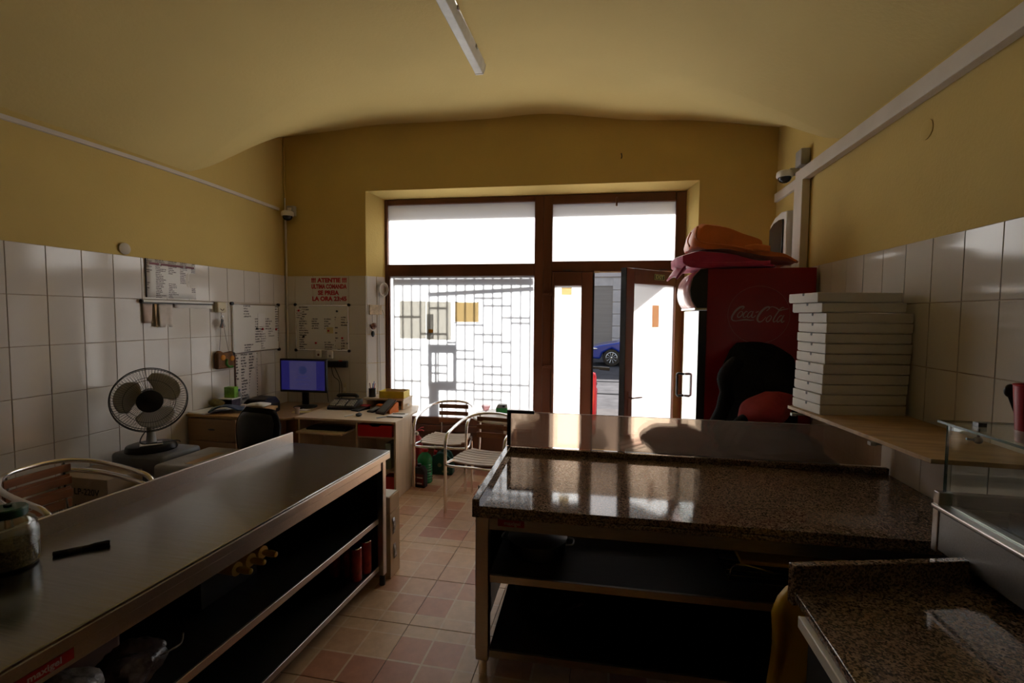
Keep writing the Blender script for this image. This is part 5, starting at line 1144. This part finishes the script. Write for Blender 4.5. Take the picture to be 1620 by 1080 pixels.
q = MB(); q.prism([(3.785, 1.225), (3.985, 1.22), (3.995, 1.245), (3.97, 1.385), (3.94, 1.38), (3.87, 1.372), (3.82, 1.40), (3.785, 1.375)], -.05, -.004, 'y'); obj('pouch_body', q, pf, pc, bevel=.012)
for (x_, z_) in ((3.845, 1.33), (3.955, 1.315)): q = MB(); q.ball((x_, -.052, z_), .028, .01, .026); obj('flower', q, mat('orange_felt', (.6, .25, .03), .8), pc)
q = MB(); q.tube(catmull([(3.89, -.053, 1.31), (3.88, -.056, 1.27), (3.91, -.056, 1.24), (3.955, -.054, 1.235)], 4), .012, 8); obj('green_leaf', q, mat('green_felt', (.06, .2, .03), .8), pc)
for p_ in ([(3.856, -.035, 1.75), (3.84, -.02, 1.40)], [(3.858, -.035, 1.73), (3.945, -.02, 1.39)]): obj('string', MB().tube(p_, .0018, 5), darkg, pc)

def board(side, label, x0, x1, z0, z1, notes, magnets):
    b = wthing('whiteboard', label, 'whiteboard', side)
    obj('writing_surface', box(x0 + .01, x1 - .01, -.012, -.002, z0 + .01, z1 - .01), wboard, b)
    for (a, c, d, e) in ((x0, x1, z0, z0 + .012), (x0, x1, z1 - .012, z1), (x0, x0 + .012, z0, z1), (x1 - .012, x1, z0, z1)): obj('frame_bar', box(a, c, -.018, -.001, d, e), alu, b, bevel=.002)
    for (a, c) in ((x0, z0), (x1, z0), (x0, z1), (x1, z1)):
        q = MB(); q.cyl((a, -.001, c), (a, -.022, c), .017, n=14); obj('corner_cap', q, blackp, b)
    for k, (a, c, d, e, m_) in enumerate(notes): 
        n_ = tag(obj('note', box(a, c, -.0145, -.0125, d, e), m_), None); n_.parent = b
    for (a, c, m_) in magnets:
        q = MB(); q.cyl((a, -.0145, c), (a, -.024, c), .012, n=14); obj('magnet', q, m_, b)
    return b
board('L', 'whiteboard with handwritten lists on the left tiled wall', 4.012, 4.68, 1.352, 1.845, [(4.40, 4.66, 1.37, 1.58, hand2), (4.36, 4.47, 1.61, 1.75, hand2)], [(4.34, 1.59, blackp), (4.42, 1.585, redink), (4.63, 1.575, redink)])
hp_ = wthing('handwritten_list', 'tall handwritten paper list below the left whiteboard', 'paper', 'L'); q = MB(); q.grid(lambda a, b: (4.045 + .305 * a, -.003 - .008 * math.sin(a * 6) * b, 1.345 - .47 * b), 10, 8); obj('sheet', q, hand, hp_, smooth=80, solid=.001); obj('dark_edge', box(4.035, 4.044, -.012, -.001, .88, 1.345), brown, hp_)
board('B', 'whiteboard covered in notes below the red warning letters', .122, .77, 1.336, 1.852, [(.13, .20, 1.70, 1.80, hand2), (.50, .58, 1.53, 1.60, mat('yellow_sticky', (.6, .5, .25), .7)), (.60, .755, 1.36, 1.72, hand)], [(.165, 1.785, redink), (.63, 1.78, blackp), (.525, 1.56, redink), (.22, 1.49, blackp), (.69, 1.48, redink), (.37, 1.42, redink)])
wt = wthing('warning_lettering', 'red warning letters stuck on the tiles above the whiteboard', 'sign', 'B')
for s_, x_, z_, wd in (('!!! ATENTIE !!!', .532, 2.125, .425), ('ULTIMA COMANDA', .532, 2.055, .425), ('SE PREIA', .524, 1.985, .255), ('LA ORA 23:45', .535, 1.918, .415)):
    o_ = text('lettering', s_, .066, redink, wt, Matrix.Identity(4), ext=.0006, bold=.0034)
    xs_ = [v.co.x for v in o_.data.vertices]; k_ = wd / (max(xs_) - min(xs_)); c_ = (max(xs_) + min(xs_)) / 2
    o_.data.transform(Matrix.Translation((x_, -.0075, z_)) @ FACE @ Matrix.Diagonal((k_, 1, 1, 1)) @ Matrix.Translation((-c_, 0, 0)))
pst = wthing('power_strip', 'black power strip with cables on the back wall beside the monitor', 'power strip', 'B'); obj('strip_body', box(.40, .755, -.045, -.002, 1.15, 1.225), blackp, pst, bevel=.01); obj('red_switch', box(.66, .70, -.048, -.044, 1.222, 1.232), red, pst)
for x_, z_ in ((.40, 1.30), (.54, 1.29)):
    sk = wthing('wall_socket', 'white wall socket with heart sticker above the monitor' if x_ < .5 else 'white wall plug right of the heart socket above the monitor', 'socket', 'B'); q = MB(); q.box(x_ - .036, x_ + .036, -.03, -.001, z_ - .045, z_ + .045); obj('socket_body', q, white, sk, bevel=.012); q = MB(); q.ball((x_ + .005, -.031, z_ - .012), .014, .003, .014); obj('sticker', q, brown if x_ < .5 else metalg, sk)
for k, pts in enumerate(([(.50, -.03, 1.15), (.50, -.04, 1.0), (.53, -.05, .76)], [(.56, -.03, 1.15), (.60, -.05, 1.05), (.66, -.04, .98), (.655, -.05, .76)], [(.60, -.03, 1.15), (.67, -.045, 1.02), (.69, -.04, .93), (.69, -.05, .76)])):
    cbz = wthing('power_cable', 'dark cable hanging from the power strip, %s' % ['left one', 'middle one', 'right one'][k], 'cable', 'B', 'hanging cables'); obj('wire', MB().tube(catmull(pts, 6), .004, 6), blackp, cbz)
st = wthing('light_switch', 'narrow pale switch plate on the tiles right of the cables', 'switch', 'B'); obj('plate', box(.69, .725, -.012, -.001, .83, .97), offw, st, bevel=.003); obj('rocker', box(.697, .718, -.016, -.012, .88, .92), white, st)
# on the window reveal
rvM = Matrix.Rotation(ra, 4, 'Z')
def rthing(name, label, cat): return thing(name, label, cat, bw(.972, 0, 0), AL + ra)
co = rthing('cable_coil', 'coiled white cable hanging at the window reveal', 'cable')
q = MB(); 
for k in range(4): q.tube([(.19 + (.04 + .004 * k) * math.cos(a), -.02 - .006 * k, 2.03 + (.062 + .005 * k) * math.sin(a)) for a in [i * math.pi / 14 for i in range(28)]], .006, 6, True)
obj('coil', q, mat('cream_cable', (.55, .48, .40), .5), co); obj('tail', MB().tube(catmull([(.15, -.02, 2.0), (.14, -.018, 1.7), (.15, -.018, 1.3), (.155, -.02, .95), (.15, -.02, .75)], 6), .0028, 6), metalg, co)
kh = rthing('key_holder', 'small painted wooden key holder on the window reveal', 'key holder'); obj('plaque', box(.03, .175, -.02, -.002, 1.745, 1.855), mat('painted_wood', (.55, .42, .28), .6, var=.4, vs=14), kh, bevel=.003)
q = MB(); q.tube(catmull([(.19, -.01, 1.80), (.205, -.02, 1.74), (.19, -.04, 1.71)], 4), .005, 6); obj('curved_hook', q, offw, kh)
k2 = rthing('car_key', 'dark car key fob with charm hanging under the key holder', 'keys')
q = MB(); q.tube([(.06, -.02, 1.745), (.06, -.022, 1.66)], .002, 5); obj('string', q, darkg, k2)
q = lump(.035, .012, .035, 91, .35, flat=False); q.v = [(a + .075, b - .022, c + 1.58) for a, b, c in q.v]; obj('charm', q, brown, k2)
q = MB(); q.ball((.065, -.022, 1.53), .02, .01, .036); obj('fob', q, blackp, k2)

# trunking, cameras, boxes, disc, hook, ceiling lamp
tl_ = wthing('cable_trunking', 'thin white cable trunking running along the left wall', 'trunking', 'L'); q = MB(); n_ = 12
for i in range(n_): pass
q.add([(-1.4 + 6.12 * i / n_, y_, 2.905 + .028 * math.sin(math.pi * min(1, max(0, (6.12 * i / n_ - 3.2) / 2.9))) + z_) for i in range(n_ + 1) for (y_, z_) in ((.005, -.014), (-.02, -.014), (-.02, .014), (.005, .014))], [(4 * i + a, 4 * i + (a + 1) % 4, 4 * i + 4 + (a + 1) % 4, 4 * i + 4 + a) for i in range(n_) for a in range(4)] + [(3, 2, 1, 0), (4 * n_, 4 * n_ + 1, 4 * n_ + 2, 4 * n_ + 3)])
obj('duct', q, trunk, tl_)
vc = wthing('cable_conduit', 'thin pale conduit running down the left back corner', 'conduit', 'B'); q = MB(); q.tube([(.02, -.015, 2.85), (.02, -.015, 1.2)], .011, 8); obj('pipe', q, trunk, vc); q = MB(); q.tube([(.012, -.01, 3.72), (.012, -.01, 2.95)], .006, 6); obj('upper_wire', q, paint, vc)
def dome(name, label, loc):
    d_ = thing(name, label, 'camera', loc); q = MB(); q.lathe([(0, .0), (.062, .0), (.066, .012), (.064, .045), (.05, .055), (0, .055)], 28); obj('housing', q, white, d_)
    q = MB(); q.lathe([(.052, .0), (.05, -.018), (.038, -.036), (.018, -.046), (0, -.048)], 24); obj('dome_lens', q, mat('dark_dome', (.015, .015, .018), .1), d_); return d_
dc = dome('security_camera', 'white dome security camera in the left back corner', tuple(bw(.02, -.09, 2.815))); dc.location = (XL + .10, 4.745, 2.83)
q = MB(); q.box(-.02, .02, .03, .10, .02, .10); q.cyl((-.03, 0, .05), (-.03, 0, .2), .006, n=8); obj('bracket', q, white, dc)
jb = wthing('junction_box', 'grey junction box beside the left corner camera', 'box', 'B'); obj('box_body', box(.055, .15, -.05, -.001, 2.845, 2.955), metalg, jb, bevel=.006); q = MB(); q.cyl((.1, -.05, 2.90), (.1, -.058, 2.90), .02); obj('lid', q, metalg, jb)
dr_ = dome('security_camera', 'white dome security camera on the right wall trunking', (1.485, 4.50, 2.945)); q = MB(); q.box(.03, .105, -.03, .03, .02, .07); obj('bracket', q, white, dr_)
jr = wthing('junction_box', 'grey junction box above the right camera', 'box', 'R'); obj('box_body', box(-4.41, -4.29, -.07, -.001, 2.99, 3.12), metalg, jr, bevel=.006); q = MB(); q.cyl((-4.41, -.035, 3.05), (-4.418, -.035, 3.05), .022); obj('side_gland', q, darkg, jr)
tr_ = wthing('cable_trunking', 'wide white cable trunking along the right wall with a vertical drop', 'trunking', 'R')
obj('horizontal_duct', box(-4.44, 1.4, -.055, -.001, 2.868, 2.965), trunk, tr_, bevel=.003); obj('vertical_duct', box(-4.44, -4.27, -.06, -.001, 2.13, 2.867), trunk, tr_, bevel=.003); obj('side_duct', box(-5.02, -4.441, -.03, -.001, 2.85, 2.93), trunk, tr_, bevel=.003)
mt_ = wthing('meter_cabinet', 'white wall cabinet with curved dark front above the fridge', 'cabinet', 'R')
q = MB(); q.prism([(-4.88, 2.19), (-4.47, 2.19), (-4.47, 2.66), (-4.60, 2.675), (-4.76, 2.655), (-4.88, 2.60)], -.10, -.001, 'y'); obj('casing', q, white, mt_, bevel=.01); q = MB(); q.prism([(-4.85, 2.22), (-4.52, 2.22), (-4.52, 2.60), (-4.62, 2.61), (-4.75, 2.60), (-4.85, 2.56)], -.115, -.1005, 'y'); obj('dark_front', q, mat('dark_front_panel', (.02, .022, .025), .2), mt_, bevel=.006)
dk = wthing('vent_cover', 'round white vent cover on the left wall above the tiles', 'vent cover', 'L'); q = MB(); q.lathe([(0, 0), (.044, 0), (.044, .006), (.03, .012), (0, .012)], 32, M=Matrix.Translation((2.985, -.001, 2.232)) @ Matrix.Rotation(R(90), 4, 'X')); obj('disc', q, mat('beige_plastic', (.5, .44, .34), .5), dk)
dk = wthing('blank_plate', 'round yellow painted blanking plate on the right wall', 'cover', 'R'); q = MB(); q.lathe([(0, 0), (.05, 0), (.05, .004), (.03, .009), (0, .009)], 32, M=Matrix.Translation((-2.86, .006, 2.72)) @ Matrix.Rotation(R(90), 4, 'X')); obj('disc', q, paint, dk)
hk = wthing('wall_hook', 'tiny dark hook on the wall above the window', 'hook', 'B'); obj('hook_body', MB().tube(catmull([(3.718, 0, 3.385), (3.718, -.02, 3.38), (3.722, -.022, 3.35), (3.716, -.012, 3.338)], 4), .005, 6), darkg, hk)

LP = thing('ceiling_lamp', 'long white fluorescent batten lamp on the vaulted ceiling', 'lamp', (-1.03, 0, 3.735))
q = MB(); pr2 = [(-.052, .02), (-.045, -.02), (-.03, -.055), (.03, -.055), (.045, -.02), (.052, .02)]
q.prism(pr2, 2.30, 3.78, 'y'); obj('diffuser', q, mat('aged_white_diffuser', (.66, .66, .64), .35, var=.12, vs=10), LP, bevel=.004)
obj('mounting_tray', box(-.05, .05, 2.32, 3.76, .021, .04), white, LP)
q = MB(); q.prism([(a * 1.04, b * 1.03) for a, b in pr2], 3.781, 3.80, 'y'); obj('end_cap', q, white, LP, bevel=.003)
for y in (2.62, 3.05, 3.5):
    q = MB(); q.box(-.058, -.05, y, y + .03, -.005, .02); obj('clip', q, metalg, LP)
    q = MB(); q.box(.05, .058, y, y + .03, -.005, .02); obj('clip', q, metalg, LP)
